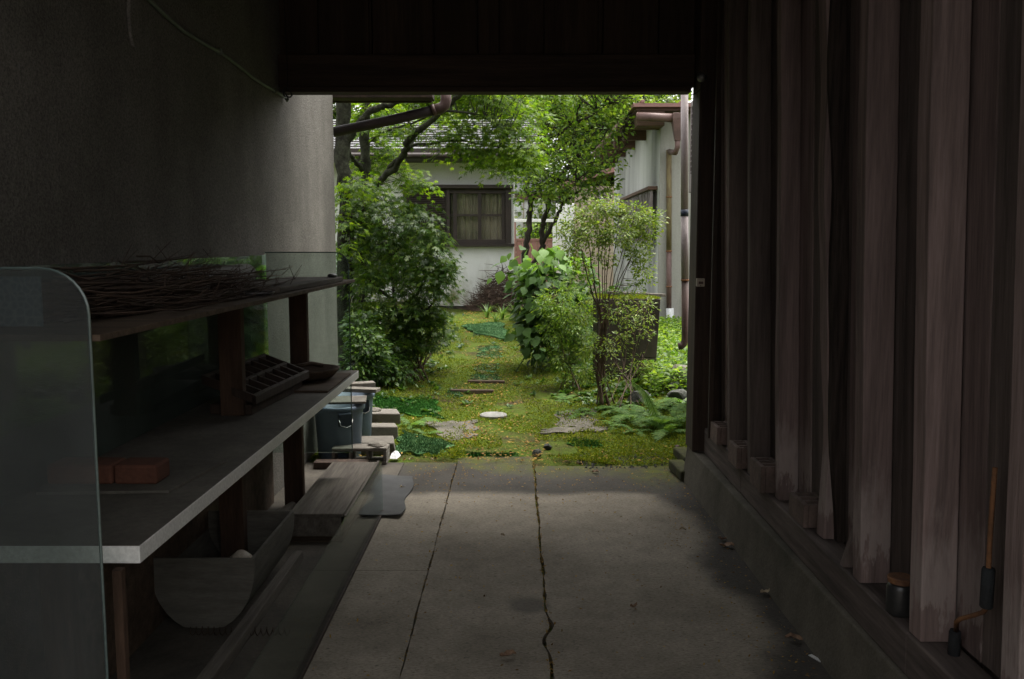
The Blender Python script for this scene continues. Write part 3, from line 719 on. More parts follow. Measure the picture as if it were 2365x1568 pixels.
def floor_left():
    # wooden box with a loose lid board
    r = thing('wooden_box', 'low wooden box with a loose grey board lid under the shelf end', 'box', (-1.05, 5.0, 0))
    m = MB().box((-1.19, 4.56, .012), (-.92, 5.5, .118)); m.build('body', 'longwood', r, bevel=.004)
    MB().box((-1.22, 4.50, .001), (-.905, 5.5, .011)).build('base_board', 'crosswood', r, bevel=.002)
    MB().hexa([(-1.20, 4.55, .121), (-.905, 4.55, .121), (-.888, 5.56, .150), (-1.17, 5.56, .150), (-1.20, 4.55, .139), (-.905, 4.55, .139), (-.888, 5.56, .168), (-1.17, 5.56, .168)]).build('lid', 'longwood', r, bevel=.003)
    MB().hexa([(-.903, 4.55, .06), (-.885, 4.55, .06), (-.872, 5.58, .10), (-.886, 5.58, .10), (-.903, 4.55, .13), (-.885, 4.55, .13), (-.872, 5.58, .172), (-.886, 5.58, .172)]).build('side_rail', 'longwood', r, bevel=.002)
    o = MB().hexa([(-1.125, 2.3, .002), (-1.055, 2.3, .002), (-1.045, 4.25, .002), (-1.10, 4.25, .002), (-1.12, 2.3, .05), (-1.06, 2.3, .052), (-1.05, 4.25, .045), (-1.095, 4.25, .048)]).build('timber_length', 'longwood', None, bevel=.005)
    o.location.x = .0
    tag(o, 'long weathered timber lying on the floor beside the trough', 'timber')
    # low glass pane on edge
    o = MB().box((-.778, 2.2, .001), (-.77, 5.03, .31)).build('low_glass_pane', 'glass_low', None)
    tag(o, 'long low glass pane standing on edge along the concrete floor', 'glass pane')
    MB().box((-.786, 2.2, .0005), (-.762, 5.03, .014)).build('base_strip', 'darkwood', o)
    tag(MB().box((-1.40, 6.02, .001), (-1.02, 6.12, .05)).build('timber_block', 'darkwood', None, bevel=.005), 'short dark timber lying across the floor before the blue bins', 'timber')
    # a coil spring and a white roll
    pts = []
    for k in range(150):
        t = k/149; a = t*2*math.pi*17; pts.append((-1.30+.40*t, 3.39+.016*math.cos(a), .019+.016*math.sin(a)))
    tag(MB().tube(pts, .0022, 5).build('coil_spring', 'darkwood', None), 'long thin dark coil spring on the floor in front of the trough', 'spring')
    p = G(585, 1140, .06)
    tag(MB().tube([(-1.36, 4.75, .031), (-1.358, 4.76, .031), (-1.30, 5.05, .031), (-1.298, 5.06, .031)], [.02, .028, .028, .02], 14).build('white_roll', 'block', None, smooth=True), 'pale speckled roll on the floor behind the wooden box', 'roll')
    # rubber mat
    c = [G(834, 1193), G(925, 1198), G(932, 1165), G(945, 1133), G(957, 1107), G(872, 1098)]
    m = MB(); nu, nv = 14, 22; V = []; 
    a, b_, c_, d_ = G(834, 1193), G(925, 1198), G(958, 1106), G(871, 1098)
    for top in (1, 0):
        for i in range(nv+1):
            for j in range(nu+1):
                s, t = j/nu, i/nv
                p = (a*(1-s)+b_*s)*(1-t) + (d_*(1-s)+c_*s)*t
                z = .004 + .008*max(0, s-.6)*(1+math.sin(9*t)) + .012*max(0, .15-t)*4*s + .006*math.sin(7*t+2)*s*s
                p = p + Vector((.014*s*s*math.sin(11*t), 0, 0)); V.append((p.x, p.y, abs(z)+(.008 if top else .001)))
    n = (nu+1)*(nv+1); F = []
    for i in range(nv):
        for j in range(nu):
            k = i*(nu+1)+j; F += [(k, k+1, k+nu+2, k+nu+1), (n+k, n+k+nu+1, n+k+nu+2, n+k+1)]
    for j in range(nu): F += [(j, n+j, n+j+1, j+1), (nv*(nu+1)+j, nv*(nu+1)+j+1, n+nv*(nu+1)+j+1, n+nv*(nu+1)+j)]
    for i in range(nv): k = i*(nu+1); F += [(k, k+nu+1, n+k+nu+1, n+k), (k+nu, n+k+nu, n+k+2*nu+1, k+2*nu+1)]
    m, t, b, o = base_mat('ribbed_rubber'); 
    wv = t.nodes.new('ShaderNodeTexWave'); wv.inputs['Scale'].default_value = 38; wv.bands_direction = 'Y'; lk(t, coord(t), wv.inputs['Vector'])
    lk(t, ramp(t, noise(t, coord(t), 9), [(.3, (.030, .030, .032)), (.7, (.055, .055, .055))]), b.inputs['Base Color']); b.inputs['Roughness'].default_value = .75
    bump(t, b, wv.outputs['Fac'], .5, .003)
    tag(MB().add(V, F).build('rubber_mat', m, None), 'dark ribbed rubber mat with one curling edge on the concrete floor', 'mat')
    # white scrap
    q = G(912, 1059)
    V = [q+Vector((-.035, -.02, .004)), q+Vector((.02, -.025, .003)), q+Vector((.04, .02, .02)), q+Vector((.015, .05, .045)), q+Vector((-.005, .035, .05)), q+Vector((-.03, .04, .03)), q+Vector((0, .01, .035))]
    Q = [v-Vector((0, 0, .002)) for v in V]
    F = [(0,1,6),(1,2,6),(2,3,6),(3,4,6),(4,5,6),(5,0,6)]
    tag(MB().add(V+Q, F+[(a+7, c+7, b+7) for a, b, c in F]+[(i, i+7, (i+1) % 6+7, (i+1) % 6) for i in range(6)]).build('paper_scrap', 'paper', None), 'crumpled scrap of white paper by the small green turf piece', 'paper')
floor_left()
def bin_(c, lab, rad=.18, h=.41, ang=-65):
    r = thing('plastic_bin', lab, 'bin', c, R(ang), group='blue bins at the plaster wall end')
    MB().lathe((0, 0, 0), [(rad*.82, 0), (rad*.85, .01), (rad*.97, h-.06), (rad*.98, h-.055), (rad*1.05, h-.05), (rad*1.06, h-.02), (rad*1.01, h-.015), (rad*.93, h-.02), (rad*.80, .03), (.02, .025)], 32).build('body', 'bluebin', r, smooth=True, local=True)
    for sx in (-1, 1):
        x = sx*rad*1.02
        MB().box((x-.016, -.05, h-.15), (x+.016, .05, h-.055)).build('handle_lug', 'darkplastic', r, bevel=.006, local=True)
        MB().tube([(x+sx*.014, -.05, h-.10), (x+sx*.03, -.04, h-.14), (x+sx*.034, 0, h-.155), (x+sx*.03, .04, h-.14), (x+sx*.014, .05, h-.10)], .004, 6).build('handle', 'steel', r, smooth=True, local=True)
    MB().lathe((0, 0, 0), [(rad*.90, h-.10), (rad*.91, h-.075), (rad*.5, h-.06), (.02, h-.055)], 24).build('rubbish', 'block', r, local=True)
    return r
bin_((-1.29, 6.40, 0), 'blue plastic bin with dark handle lugs, in front of the other bin')
bin_((-1.29, 6.86, float(zg(-1.29, 6.86))+.002), 'blue plastic bin behind the first bin at the end of the plaster wall', ang=-50)
def tops():
    # flat wooden pieces piled on the bins
    for i, (x, y, z, l, wd, h, a, lab) in enumerate([(-1.27, 6.40, .412, .36, .26, .018, 8, 'flat pale board lying across the nearer blue bin'), (-1.25, 6.80, .412+float(zg(-1.29,6.86)), .40, .10, .03, -12, 'pale wooden batten lying across the farther blue bin'), (-1.28, 6.92, .412+float(zg(-1.29,6.86)), .34, .10, .05, 20, 'thick broken piece of wood on the farther blue bin')]):
        m = MB().box((-l/2, -wd/2, 0), (l/2, wd/2, h)); o = m.build('wood_piece', 'block' if i else 'shelftop', None, bevel=.005); o.location = (x, y, z); o.rotation_euler = (0, 0, R(a))
        tag(o, lab, 'wood')
tops()
def blocks():
    def cinder(l=.39, wd=.19, h=.10, holes=3):
        m = MB(); e = .026
        m.box((0, 0, 0), (l, wd, e)).box((0, 0, h-e), (l, wd, h))
        st = (l-e)/holes
        for k in range(holes+1): m.box((k*st, .001, e-.002), (k*st+e, wd-.001, h-e+.002))
        return m
    lay = [  # px of right near bottom corner, z, rotation, h, label
        (893, 1074, 0, .0, .12, 3, 'pale concrete block with hollow cores lying nearest the rubber mat'),
        (915, 1050, 0, .05, .10, 3, 'broken grey concrete block with crumbled end behind the hollow block'),
        (920, 1016, 0, .0, .10, 3, 'clean pale concrete block lying in the row before the last one'),
        (926, 988, 0, -.03, .10, 3, 'wide pale concrete block at the garden end of the row of blocks')]
    for i, (u, v, z, rz, h, hl, lab) in enumerate(lay):
        p = G(u, v, 0); p.z = max(float(zg(p.x, p.y)), 0 if p.y < 6.3 else -1) + .002
        m = cinder(.39, .17, h, hl) if i == 0 else MB().hexa([(0, 0, 0), (.39, 0, 0), (.39-.02*i, .19, 0), (0, .19, 0), (.004, .004, h), (.386-.012*(i == 1), .006, h-.01*(i == 1)), (.37-.015*i, .186, h), (.006, .186, h)]); m.v = [(v_[0]-.39, v_[1], v_[2]) for v_ in m.v]
        o = m.build('concrete_block', 'block', None, bevel=.008); o.location = p; o.rotation_euler = (R(3 if i % 2 else -2), 0, rz)
        tag(o, lab, 'block', 'row of concrete blocks beside the blue bins')
    for u, v, z, l, lab in ((872, 1035, .128, .15, 'broken stone chunk on the hollow concrete block'), (866, 962, .104, .12, 'crumbly brick fragment on the concrete block at the garden end')):
        p = G(u, v, z); p.z = z + float(max(zg(p.x, p.y), 0))
        o = rock(l*.5, l*.35, l*.2, int(u+v)); o.location = p; tag(o, lab, 'rubble')
def rock(rx, ry, rz, seed, m='block', name='stone_chunk', sub=2):
    bm = bmesh.new(); bmesh.ops.create_icosphere(bm, subdivisions=sub, radius=1); rr = random.Random(seed)
    ph = [(Vector((rr.gauss(0, 1), rr.gauss(0, 1), rr.gauss(0, 1))).normalized(), rr.uniform(.55, .9)) for _ in range(11)]
    for v in bm.verts:
        p = v.co.copy()
        for d, h in ph:
            e = p.dot(d) - h
            if e > 0: p -= d*e
        p *= 1+rr.uniform(-.03, .03)
        v.co = Vector((p.x*rx, p.y*ry, p.z*rz))
    zm = min(v.co.z for v in bm.verts)
    for v in bm.verts: v.co.z -= zm
    me = bpy.data.meshes.new(name); bm.to_mesh(me); bm.free(); return finish(name, me, m)
blocks()
def kerb_end():
    p = G(1590, 1128)
    for i, (u, v, l, lab, z) in enumerate([(1584, 1112, .3, 'dark mossy timber lying beside the concrete base end', 0), (1592, 1078, .3, 'moss covered squared timber at the foot of the end post', .0)]):
        q = G(u, v); 
        m = MB().box((-.05, -l/2, 0), (.05, l/2, .07)); o = m.build('mossy_timber', 'mosswood', None, bevel=.012)
        o.location = (q.x-.0, q.y+l/2, max(float(zg(q.x, q.y+l/2)), 0) + .004 + .0*i); o.rotation_euler = (R(1.5), 0, R(6)); tag(o, lab, 'timber')
M['mosswood'] = mat('mossy_wood', (.07, .075, .02), (.022, .02, .012), .95, 7, .8, fine=50)
kerb_end()
def fallen():
    # single leaves and scraps lying on the concrete
    def curl(seed, l, wd):
        rr = random.Random(seed); V = []; n = 6
        for i in range(n+1):
            t = i/n; half = wd*math.sin(math.pi*min(t*1.05, 1))**.7*(1+rr.uniform(-.2, .2))
            for s in (-1, 0, 1): V.append((s*half, l*(t-.5), .002 + .012*abs(s)*rr.uniform(.3, 1.2) + .008*math.sin(3*t+seed)**2))
        F = []
        for i in range(n): k = 3*i; F += [(k, k+1, k+4, k+3), (k+1, k+2, k+5, k+4)]
        return MB().add(V, F)
    L = [(1577, 1225, 'paleleaf', .05, 'small pale dry leaf on the concrete at the rim of the damp patch'), (1678, 1262, 'dryleaf', .10, 'long brown curled leaf lying against the concrete base in the damp strip'), (1766, 1371, 'paleleaf', .075, 'pale round dry leaf on the dark damp strip'), (1833, 1477, 'dryleaf', .09, 'crumpled orange-brown leaf by the concrete base before the silvery strip'), (1173, 1516, 'dryleaf', .085, 'dark brown leaf alone on the middle concrete slab'), (1463, 1404, 'dryleaf', .05, 'small reddish brown leaf on the wide concrete slab'), (1161, 1239, 'paleleaf', .03, 'tiny pale leaf scrap on the middle concrete slab'),
         (950, 1062, 'paleleaf', .06, 'pale leaf next to the white paper scrap'), (1000, 1064, 'paleleaf', .05, 'pale leaf at the foot of the small turf mat'), (930, 1128, 'paleleaf', .05, 'pale leaf at the curling edge of the rubber mat'), (1375, 1092, 'dryleaf', .07, 'orange leaf on the mossy margin of the concrete'), (1668, 1247, 'dryleaf', .06, 'small brown leaf beside the long curled leaf at the concrete base')]
    for i, (u, v, m, l, lab) in enumerate(L):
        l *= .75; o = curl(i, l, l*.28).build('fallen_leaf', m); p = G(u, v, .004); o.location = p; o.rotation_euler = (0, 0, random.uniform(.9, 2.2))
        tag(o, lab, 'leaf', 'dry leaves on the concrete floor')
    p = G(1884, 1522); o = MB().box((-.008, -.03, .002), (.008, .03, .005)).build('foil_strip', 'whitepipe'); o.location = p; o.rotation_euler = (0, 0, R(25)); tag(o, 'thin strip of silvery litter by the concrete base', 'litter')
    # crumbs over the floor
    n = 4200; x = RNG.uniform(-.75, 1.12, n); y = 2.2+4.2*RNG.uniform(0, 1, n)**.7
    keep = (RNG.uniform(0, 1, n) < .15+.85*sm(4.9, 6.2, y)) | (x > .75+.2*RNG.uniform(0, 1, n)); x, y = x[keep], y[keep]; n = len(x)
    V, F = scatter(*T_DIA, np.stack([x, y, np.full(n, .004)], -1), rdir(n)*np.array([1, 1, .2]), np.array([0, 0, 1.])+.5*rdir(n), RNG.uniform(.006, .02, n))
    tag(stuff(finish('floor_crumbs', arrmesh('floor_crumbs', V, F), 'litter')), 'scattered needles and crumbs of leaf on the concrete floor', 'debris')
fallen()

# ================================================================== GARDEN BUILDINGS
def box_between(m, a, b): return m.box((min(a[0], b[0]), min(a[1], b[1]), min(a[2], b[2])), (max(a[0], b[0]), max(a[1], b[1]), max(a[2], b[2])))
HY = 17.4
def white_house():
    r = thing('white_house', 'single storey white stucco house with dark wooden window and slate roof', 'house', (-3, HY, .3))
    P = lambda u, v, y=HY: D(u, v, y)
    xr = P(1187, 500).x; xl = -9.
    zt = P(1000, 350).z; zw0, zw1 = P(0, 566).z, P(0, 434).z; wx0, wx1 = P(925, 0).x, P(1181, 0).x
    zb = P(0, 706).z
    MB().box((xl, HY, zw1+.001), (xr, HY+5, zt)).build('upper_wall', 'housewall', r)
    MB().box((xl, HY, zb), (xr, HY+5, zw0-.001)).build('lower_wall', 'house_low', r)
    MB().box((xl, HY, zw0), (wx0, HY+5, zw1)).build('side_wall', 'housewall', r)
    MB().box((wx1, HY, zw0), (xr, HY+5, zw1)).build('side_wall', 'housewall', r)
    MB().box((xl, HY+.06, .1), (xr-.05, HY+4.9, zb-.001)).build('foundation', 'rock', r)
    # roof in overlapping rows
    ze = P(1000, 345, HY-.9).z; y0 = HY-.92; pitch = .40
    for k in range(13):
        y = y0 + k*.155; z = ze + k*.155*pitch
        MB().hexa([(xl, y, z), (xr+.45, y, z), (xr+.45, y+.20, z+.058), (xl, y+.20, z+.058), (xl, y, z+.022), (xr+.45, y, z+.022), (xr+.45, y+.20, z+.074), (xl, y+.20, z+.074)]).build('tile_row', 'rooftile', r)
        MB().box((xl, y-.008, z-.004), (xr+.45, y-.001, z+.017)).build('row_shadow_strip', 'windowwood', r)  # dark strip painting the shadow gap below each tile row
    MB().box((xl, y0-.032, ze-.14), (xr+.42, y0+.02, ze-.006)).build('fascia', 'windowwood', r)
    MB().box((xl, y0+.021, ze-.16), (xr+.40, HY-.002, ze-.12)).build('soffit', 'windowwood', r)
    MB().tube([(xl, y0-.06, ze-.10), (xr+.42, y0-.06, ze-.115)], .045, 10).build('gutter', 'windowwood', r, smooth=True)
    MB().box((xl, HY-.02, P(0, 362).z), (xr-.001, HY-.001, P(0, 356).z)).build('wall_moulding', 'windowwood', r)
    # window
    wn = MB().box((wx0-.05, HY-.18, zw1-.02), (wx1+.03, HY+.06, zw1+.05)).build('window_hood', 'windowwood', r, bevel=.006)
    MB().box((wx0, HY-.14, zw0-.03), (wx1+.06, HY+.06, zw0+.03)).build('window_sill', 'windowwood', r, bevel=.006)
    wf = MB().box((P(1167, 0).x, HY-.09, zw0+.031), (wx1, HY+.05, zw1-.021)).box((P(1028, 0).x, HY-.08, zw0+.031), (P(1036, 0).x, HY+.05, zw1-.021)).box((P(1036, 0).x, HY-.05, zw0+.031), (P(1167, 0).x, HY+.05, zw0+.11)).box((P(1036, 0).x, HY-.05, zw1-.11), (P(1167, 0).x, HY+.05, zw1-.021)).build('window_frame', 'windowwood', r, bevel=.004)
    zi0, zi1 = zw0+.111, zw1-.111; zm = P(0, 497).z
    for a, b in ((1043, 1052), (1102, 1110), (1158, 1166)):
        MB().box((P(a, 0).x, HY-.03, zi0), (P(b, 0).x, HY+.02, zi1)).build('mullion', 'windowwood', r, bevel=.003)
    MB().box((P(1037, 0).x, HY-.025, zm-.022), (P(1166, 0).x, HY+.015, zm+.022)).build('muntin', 'windowwood', r, bevel=.003)
    for a, b in ((1037, 1043), (1052, 1102), (1110, 1158)):
        for za, zb_ in ((zi0, zm-.023), (zm+.023, zi1)):
            MB().box((P(a, 0).x+.002, HY-.006, za+.002), (P(b, 0).x-.002, HY-.001, zb_-.002)).build('pane', 'window_glass', r)
    # curtain folds
    n = 180; xa, xb = P(1037, 0).x, P(1166, 0).x; V = []
    for k in range(n+1):
        t = k/n; x = xa+(xb-xa)*t; y = HY+.12+.018*math.sin(t*95)+.014*math.sin(t*43+1)
        V += [(x, y, zi0-.05), (x, y, zi1+.02)]
    MB().add(V, [(2*k, 2*k+2, 2*k+3, 2*k+1) for k in range(n)]).build('curtain', 'curtain', r, smooth=True)
    MB().box((xa-.1, HY+.5, zi0-.2), (xb+.05, HY+.55, zi1+.2)).build('room_back', 'windowwood', r)
    # louvred shutter box left of the panes
    x0, x1 = P(932, 0).x, P(1027, 0).x
    MB().box((x0, HY-.04, zw0+.031), (x1, HY+.04, zw1-.021)).build('shutter_backing', 'windowwood', r)
    k = 0; z = zw0+.05
    while z < zw1-.05:
        MB().hexa([(x0+.02, HY-.075, z), (x1-.02, HY-.075, z), (x1-.02, HY-.042, z+.018), (x0+.02, HY-.042, z+.018), (x0+.02, HY-.073, z+.012), (x1-.02, HY-.073, z+.012), (x1-.02, HY-.041, z+.03), (x0+.02, HY-.041, z+.03)]).build('shutter_slat', 'windowwood', r); z += .042
white_house()
def back_building():
    Y = 25.
    P = lambda u, v, y=Y: D(u, v, y)
    r = thing('far_white_building', 'bright white rendered building beyond the gate', 'building', (1, Y, .3))
    x0, x1 = P(1150, 0).x, P(1300, 0).x
    MB().box((x0, Y, .2), (x1, Y+4, P(0, 462).z)).build('wall', 'white', r)
    MB().box((x0-.3, Y-.15, P(0, 462).z), (x1+.3, Y+4.3, P(0, 446).z)).build('eave', 'eavewood', r, bevel=.02)
    for k in range(3):
        y = Y-.2+k*.4; z = P(0, 446).z + .02 + k*.4*.4
        MB().hexa([(x0-.4, y, z), (x1+.4, y, z), (x1+.4, y+.5, z+.17), (x0-.4, y+.5, z+.17), (x0-.4, y, z+.05), (x1+.4, y, z+.05), (x1+.4, y+.5, z+.22), (x0-.4, y+.5, z+.22)]).build('tile_row', 'rooftile', r)
    MB().box((P(1190, 0).x, Y-.09, P(0, 490).z), (P(1203, 0).x, Y-.01, P(0, 470).z)).build('meter_box', 'whitepipe', r, bevel=.01)
    MB().box((P(1209, 0).x, Y-.03, .3), (P(1211, 0).x, Y-.005, P(0, 465).z)).build('joint_strip', 'beige', r)
    # gate in front
    Y2 = 21.; Q = lambda u, v: D(u, v, Y2)
    g = thing('garden_gate', 'pinkish brown boarded garden gate with open top and white frame', 'gate', (Q(1235, 0).x, Y2, .3))
    gx0, gx1 = Q(1188, 0).x, Q(1283, 0).x; zt = Q(0, 513).z; zm = Q(0, 551).z
    for x in (gx0, gx1): MB().box((x-.04, Y2-.04, .25), (x+.04, Y2+.04, zt)).build('gate_post', 'white' if x > gx0 else 'pinkdoor', g, bevel=.005)
    MB().box((gx0-.06, Y2-.05, zt+.001), (gx1+.06, Y2+.05, zt+.07)).build('head_beam', 'white', g, bevel=.005)
    MB().box((gx0+.041, Y2-.03, zm-.05), (gx1-.041, Y2+.03, zm)).build('top_rail', 'pinkdoor', g, bevel=.004)
    n = 7; wdt = (gx1-gx0-.082)/n
    for k in range(n): MB().box((gx0+.041+k*wdt+.003, Y2-.015, .34), (gx0+.041+(k+1)*wdt-.003, Y2+.012, zm-.051)).build('gate_board', 'pinkdoor', g, bevel=.003)
    for k in range(9):
        x = gx0+.5+k*.06; MB().box((x, Y2-.01, zm), (x+.02, Y2+.01, zt)).build('spindle', 'windowwood', g) if k > 3 else None
    # beige lean-to further right
    Y3 = 23.; T = lambda u, v: D(u, v, Y3)
    b = thing('beige_outbuilding', 'beige outbuilding with sloping roof half hidden behind the trees', 'building', (T(1370, 0).x, Y3, .3))
    MB().box((T(1325, 0).x, Y3, .2), (T(1500, 0).x, Y3+3, T(0, 430).z)).build('wall', 'beige', b)
    a, c = T(1300, 432), T(1520, 370)
    MB().hexa([(a.x, Y3-.5, a.z), (c.x, Y3-.5, c.z), (c.x, Y3+3.2, c.z), (a.x, Y3+3.2, a.z), (a.x, Y3-.5, a.z+.12), (c.x, Y3-.5, c.z+.12), (c.x, Y3+3.2, c.z+.12), (a.x, Y3+3.2, a.z+.12)]).build('roof', 'metalroof', b)
    MB().box((T(1385, 0).x, Y3-.03, T(0, 470).z), (T(1402, 0).x, Y3-.002, T(0, 440).z)).build('window', 'mauvepipe', b)
    # white boundary wall between gate and outbuilding
    o = MB().box((gx1+.05, Y2+.3, .25), (D(1330, 0, Y2+.3).x, Y2+.42, D(0, 470, Y2+.3).z)).build('boundary_wall', 'white', None, bevel=.01)
    tag(o, 'white boundary wall to the right of the pinkish gate', 'wall')
back_building()
SY0, SY1 = 12.8, 18.6
def shed():
    P = lambda u, v, y=SY0: D(u, v, y)
    xc = P(1530, 0).x
    r = thing('grey_shed', 'shed with streaked pale wall, wooden eaves and red-brown metal roof', 'shed', (xc+1, SY0, .3))
    zt = P(0, 300).z
    # side wall as tall panels
    n = 1
    for k in range(n):
        a = SY0 + (SY1-SY0)*k/n; b = SY0 + (SY1-SY0)*(k+1)/n
        MB().box((xc, a+.002, .2), (xc+.12, b-.002, zt+.35)).build('wall_panel', 'shedwall', r, bevel=.004)
    MB().box((xc+.001, SY0-.05, .2), (xc+3, SY0-.001, zt+.25)).build('front_wall', 'shedfront', r)
    MB().box((xc+.13, SY0, .2), (xc+3, SY1, zt+.3)).build('core', 'shedfront', r)
    # eaves: rafters and boards
    xe = P(1474, 0, SY0-.4).x
    ze = P(0, 282).z
    for k in range(5):
        y = SY0 + .02 + k*1.3
        MB().box((xe+.03, y, ze-.10), (xc-.002, y+.10, ze+.10)).build('rafter', 'eavewood', r, bevel=.006)
    MB().box((xe, SY0-.38, ze+.101), (xc+3, SY1+.4, ze+.14)).build('eave_board', 'eavewood', r)
    MB().box((xe+.02, SY0-.36, ze-.10), (xc+.002, SY0-.06, ze+.10)).build('eave_box', 'eavewood', r, bevel=.006)
    MB().box((xe-.05, SY0-.45, ze+.141), (xc+3, SY1+.5, ze+.19)).build('roof_sheet', 'metalroof', r)
    for k in range(5):
        x = xe + .05 + k*.55
        MB().box((x, SY0-.46, ze+.191), (x+.05, SY1+.5, ze+.235)).build('roof_seam', 'metalroof', r, bevel=.008)
    MB().box((xe+.2, SY0+1.2, ze+.236), (xc+3, SY0+1.4, ze+.33)).build('ridge_cap', 'metalroof', r, bevel=.01)
    # gutter across the front with hopper and downpipe
    yg = SY0-.50
    MB().tube([D(1470, 269, yg), D(1566, 273, yg)], .058, 14).build('gutter', 'pinkpipe', r, smooth=True)
    h = D(1566, 262, yg)
    m = MB(); prof = [(.085, 0), (.085, -.07), (.045, -.33), (.04, -.36)]; V = []
    for rd, dz in prof: V += [(h.x-rd, yg-rd, h.z+dz), (h.x+rd, yg-rd, h.z+dz), (h.x+rd, yg+rd, h.z+dz), (h.x-rd, yg+rd, h.z+dz)]
    F = [(0, 1, 2, 3)]
    for k in range(3):
        for i in range(4): j = (i+1) % 4; F.append((4*k+i, 4*k+4+i, 4*k+4+j, 4*k+j))
    m.add(V, F).build('hopper', 'pinkpipe', r, bevel=.006)
    yp = SY0-.11
    MB().tube([(h.x, yg, h.z-.34), (h.x, yg, h.z-.45), (h.x-.02, yg+.03, h.z-.52), D(1546, 350, yp)], .036, 12).build('swan_neck', 'pinkpipe', r, smooth=True)
    MB().tube([D(1545, 346, yp), D(1545, 470, yp), D(1545, 580, yp)], .038, 12).build('downpipe', 'stainpipe', r, smooth=True)
    MB().tube([D(1545, 578, yp), D(1545, 720, yp)], .037, 12).build('downpipe', 'pinkpipe', r, smooth=True)
    for v in (455, 580, 662): MB().tube([D(1545, v-1.5, yp), D(1545, v+1.5, yp)], .043, 12).build('pipe_clip', 'rust', r, smooth=True)
    q = D(1547, 712, yp-.02); MB().tube([q, (q.x+.02, q.y-.02, .2)], .055, 14).build('pipe_foot', 'whitepipe', r, smooth=True)
    # lattice window guard on the side wall
    za = W(1505, 437, xc-.1).z; ya = W(1503, 437, xc-.1).y; yb = W(1428, 470, xc-.1).y
    zb = za-.42
    MB().box((xc-.14, ya, za), (xc-.001, yb, za+.05)).build('guard_hood', 'eavewood', r, bevel=.006)
    MB().box((xc-.10, ya+.03, zb-.36), (xc-.06, yb-.03, zb-.32)).build('guard_rail', 'shedfront', r, bevel=.004)
    k = 0; y = ya+.05
    while y < yb-.05:
        MB().box((xc-.10, y, zb-.319), (xc-.06, y+.06, za-.001)).build('guard_bar', 'mauvepipe', r, bevel=.004); y += .16
    MB().box((xc-.012, ya+.06, zb-.3), (xc-.002, yb-.06, za-.02)).build('window', 'windowwood', r)
shed()
def side_wall():
    r = thing('cream_side_wall', 'narrow strip of cream wall with a grey louvred vent beyond the end post', 'wall', (1.5, 6.6, 0))
    x = 1.552
    MB().box((x, 6.0, -.1), (x+.3, 7.9, 3.4)).build('wall', 'ivory', r)
    za, zb = D(1588, 229, 7.7).z, D(1588, 443, 7.7).z
    ya, yb = 7.2, 7.86
    MB().box((x-.035, ya, zb), (x-.002, ya+.04, za)).box((x-.035, yb-.04, zb), (x-.002, yb, za)).box((x-.035, ya+.04, za-.05), (x-.002, yb-.04, za)).box((x-.035, ya+.04, zb), (x-.002, yb-.04, zb+.16)).build('vent_frame', 'mauvepipe', r, bevel=.004)
    z = zb+.17
    while z < za-.07:
        MB().hexa([(x-.034, ya+.041, z), (x-.034, yb-.041, z), (x-.006, yb-.041, z+.03), (x-.006, ya+.041, z+.03), (x-.034, ya+.041, z+.008), (x-.034, yb-.041, z+.008), (x-.006, yb-.041, z+.038), (x-.006, ya+.041, z+.038)]).build('vent_slat', 'mauvepipe', r); z += .045
    p = thing('downpipe', 'thick mauve downpipe with a black band ending in an elbow above the ferns', 'downpipe', D(1581, 790, 8.0))
    Y = 8.0; f = lambda u, v: D(u, v, Y)
    MB().tube([f(1581, 200), f(1581, 484)], 0.033, 16).build('upper_pipe', 'mauvepipe', p, smooth=True)
    MB().tube([f(1581, 484), f(1581, 499)], 0.0355, 16).build('tape_band', 'darkplastic', p, smooth=True)
    MB().tube([f(1581, 499), f(1582, 648)], 0.033, 16).build('middle_pipe', 'mauvepipe', p, smooth=True)
    MB().tube([f(1582, 645), f(1582, 649)], .037, 16).build('collar', 'rust', p, smooth=True)
    MB().tube([f(1582, 649), f(1582.5, 776), f(1582, 786), f(1579, 794), f(1574, 799), f(1567, 800)], [0.032]*5+[0.033], 16).build('lower_pipe', 'pinkpipe', p, smooth=True)
side_wall()
def stub():
    Y = 9.0; P = lambda u, v: D(u, v, Y)
    r = thing('concrete_stub', 'dark mossy block of old wall as tall as the waist, moss on top', 'wall', (P(1460, 0).x, Y, .1))
    x0, x1 = P(1388, 0).x, P(1538, 0).x; zt = P(0, 690).z
    zc = [.0, .40, .78, zt]
    for a, b in zip(zc[:-1], zc[1:]):
        tp = .02*(b/zt)
        MB().hexa([(x0, Y, a), (x1-.05+.05*a/zt, Y, a), (x1-.05+.05*a/zt, Y+.55, a), (x0, Y+.55, a), (x0, Y, b-.003), (x1-.05+.05*b/zt, Y, b-.003), (x1-.05+.05*b/zt, Y+.55, b-.003), (x0, Y+.55, b-.003)]).build('course', 'stub', r, bevel=.007)
    n = 5200
    x = RNG.uniform(x0+.01, x1-.005, n); y = RNG.uniform(Y-.004, Y+.55, n); pos = np.stack([x, y, zt+.004+.012*np.sin(9*x)*np.sin(8*y)], -1)
    V, F = scatter(*T_DIA, pos, rdir(n)+np.array([0, -.1, .5]), rdir(n)+np.array([0, 0, .8]), RNG.uniform(.012, .03, n))
    stuff(finish('moss_cap', arrmesh('moss_cap', V-np.array(r.location), F), 'moss', r))
    o = MB().box((0, 0, 0), (.62, .09, .03)).build('loose_plank', 'longwood', None, bevel=.003); q = P(1425, 668); o.location = (q.x-.05, Y+.30, zt+.03); o.rotation_euler = (0, R(3), R(8)); tag(o, 'loose weathered plank lying on the mossy wall stub', 'plank')
stub()

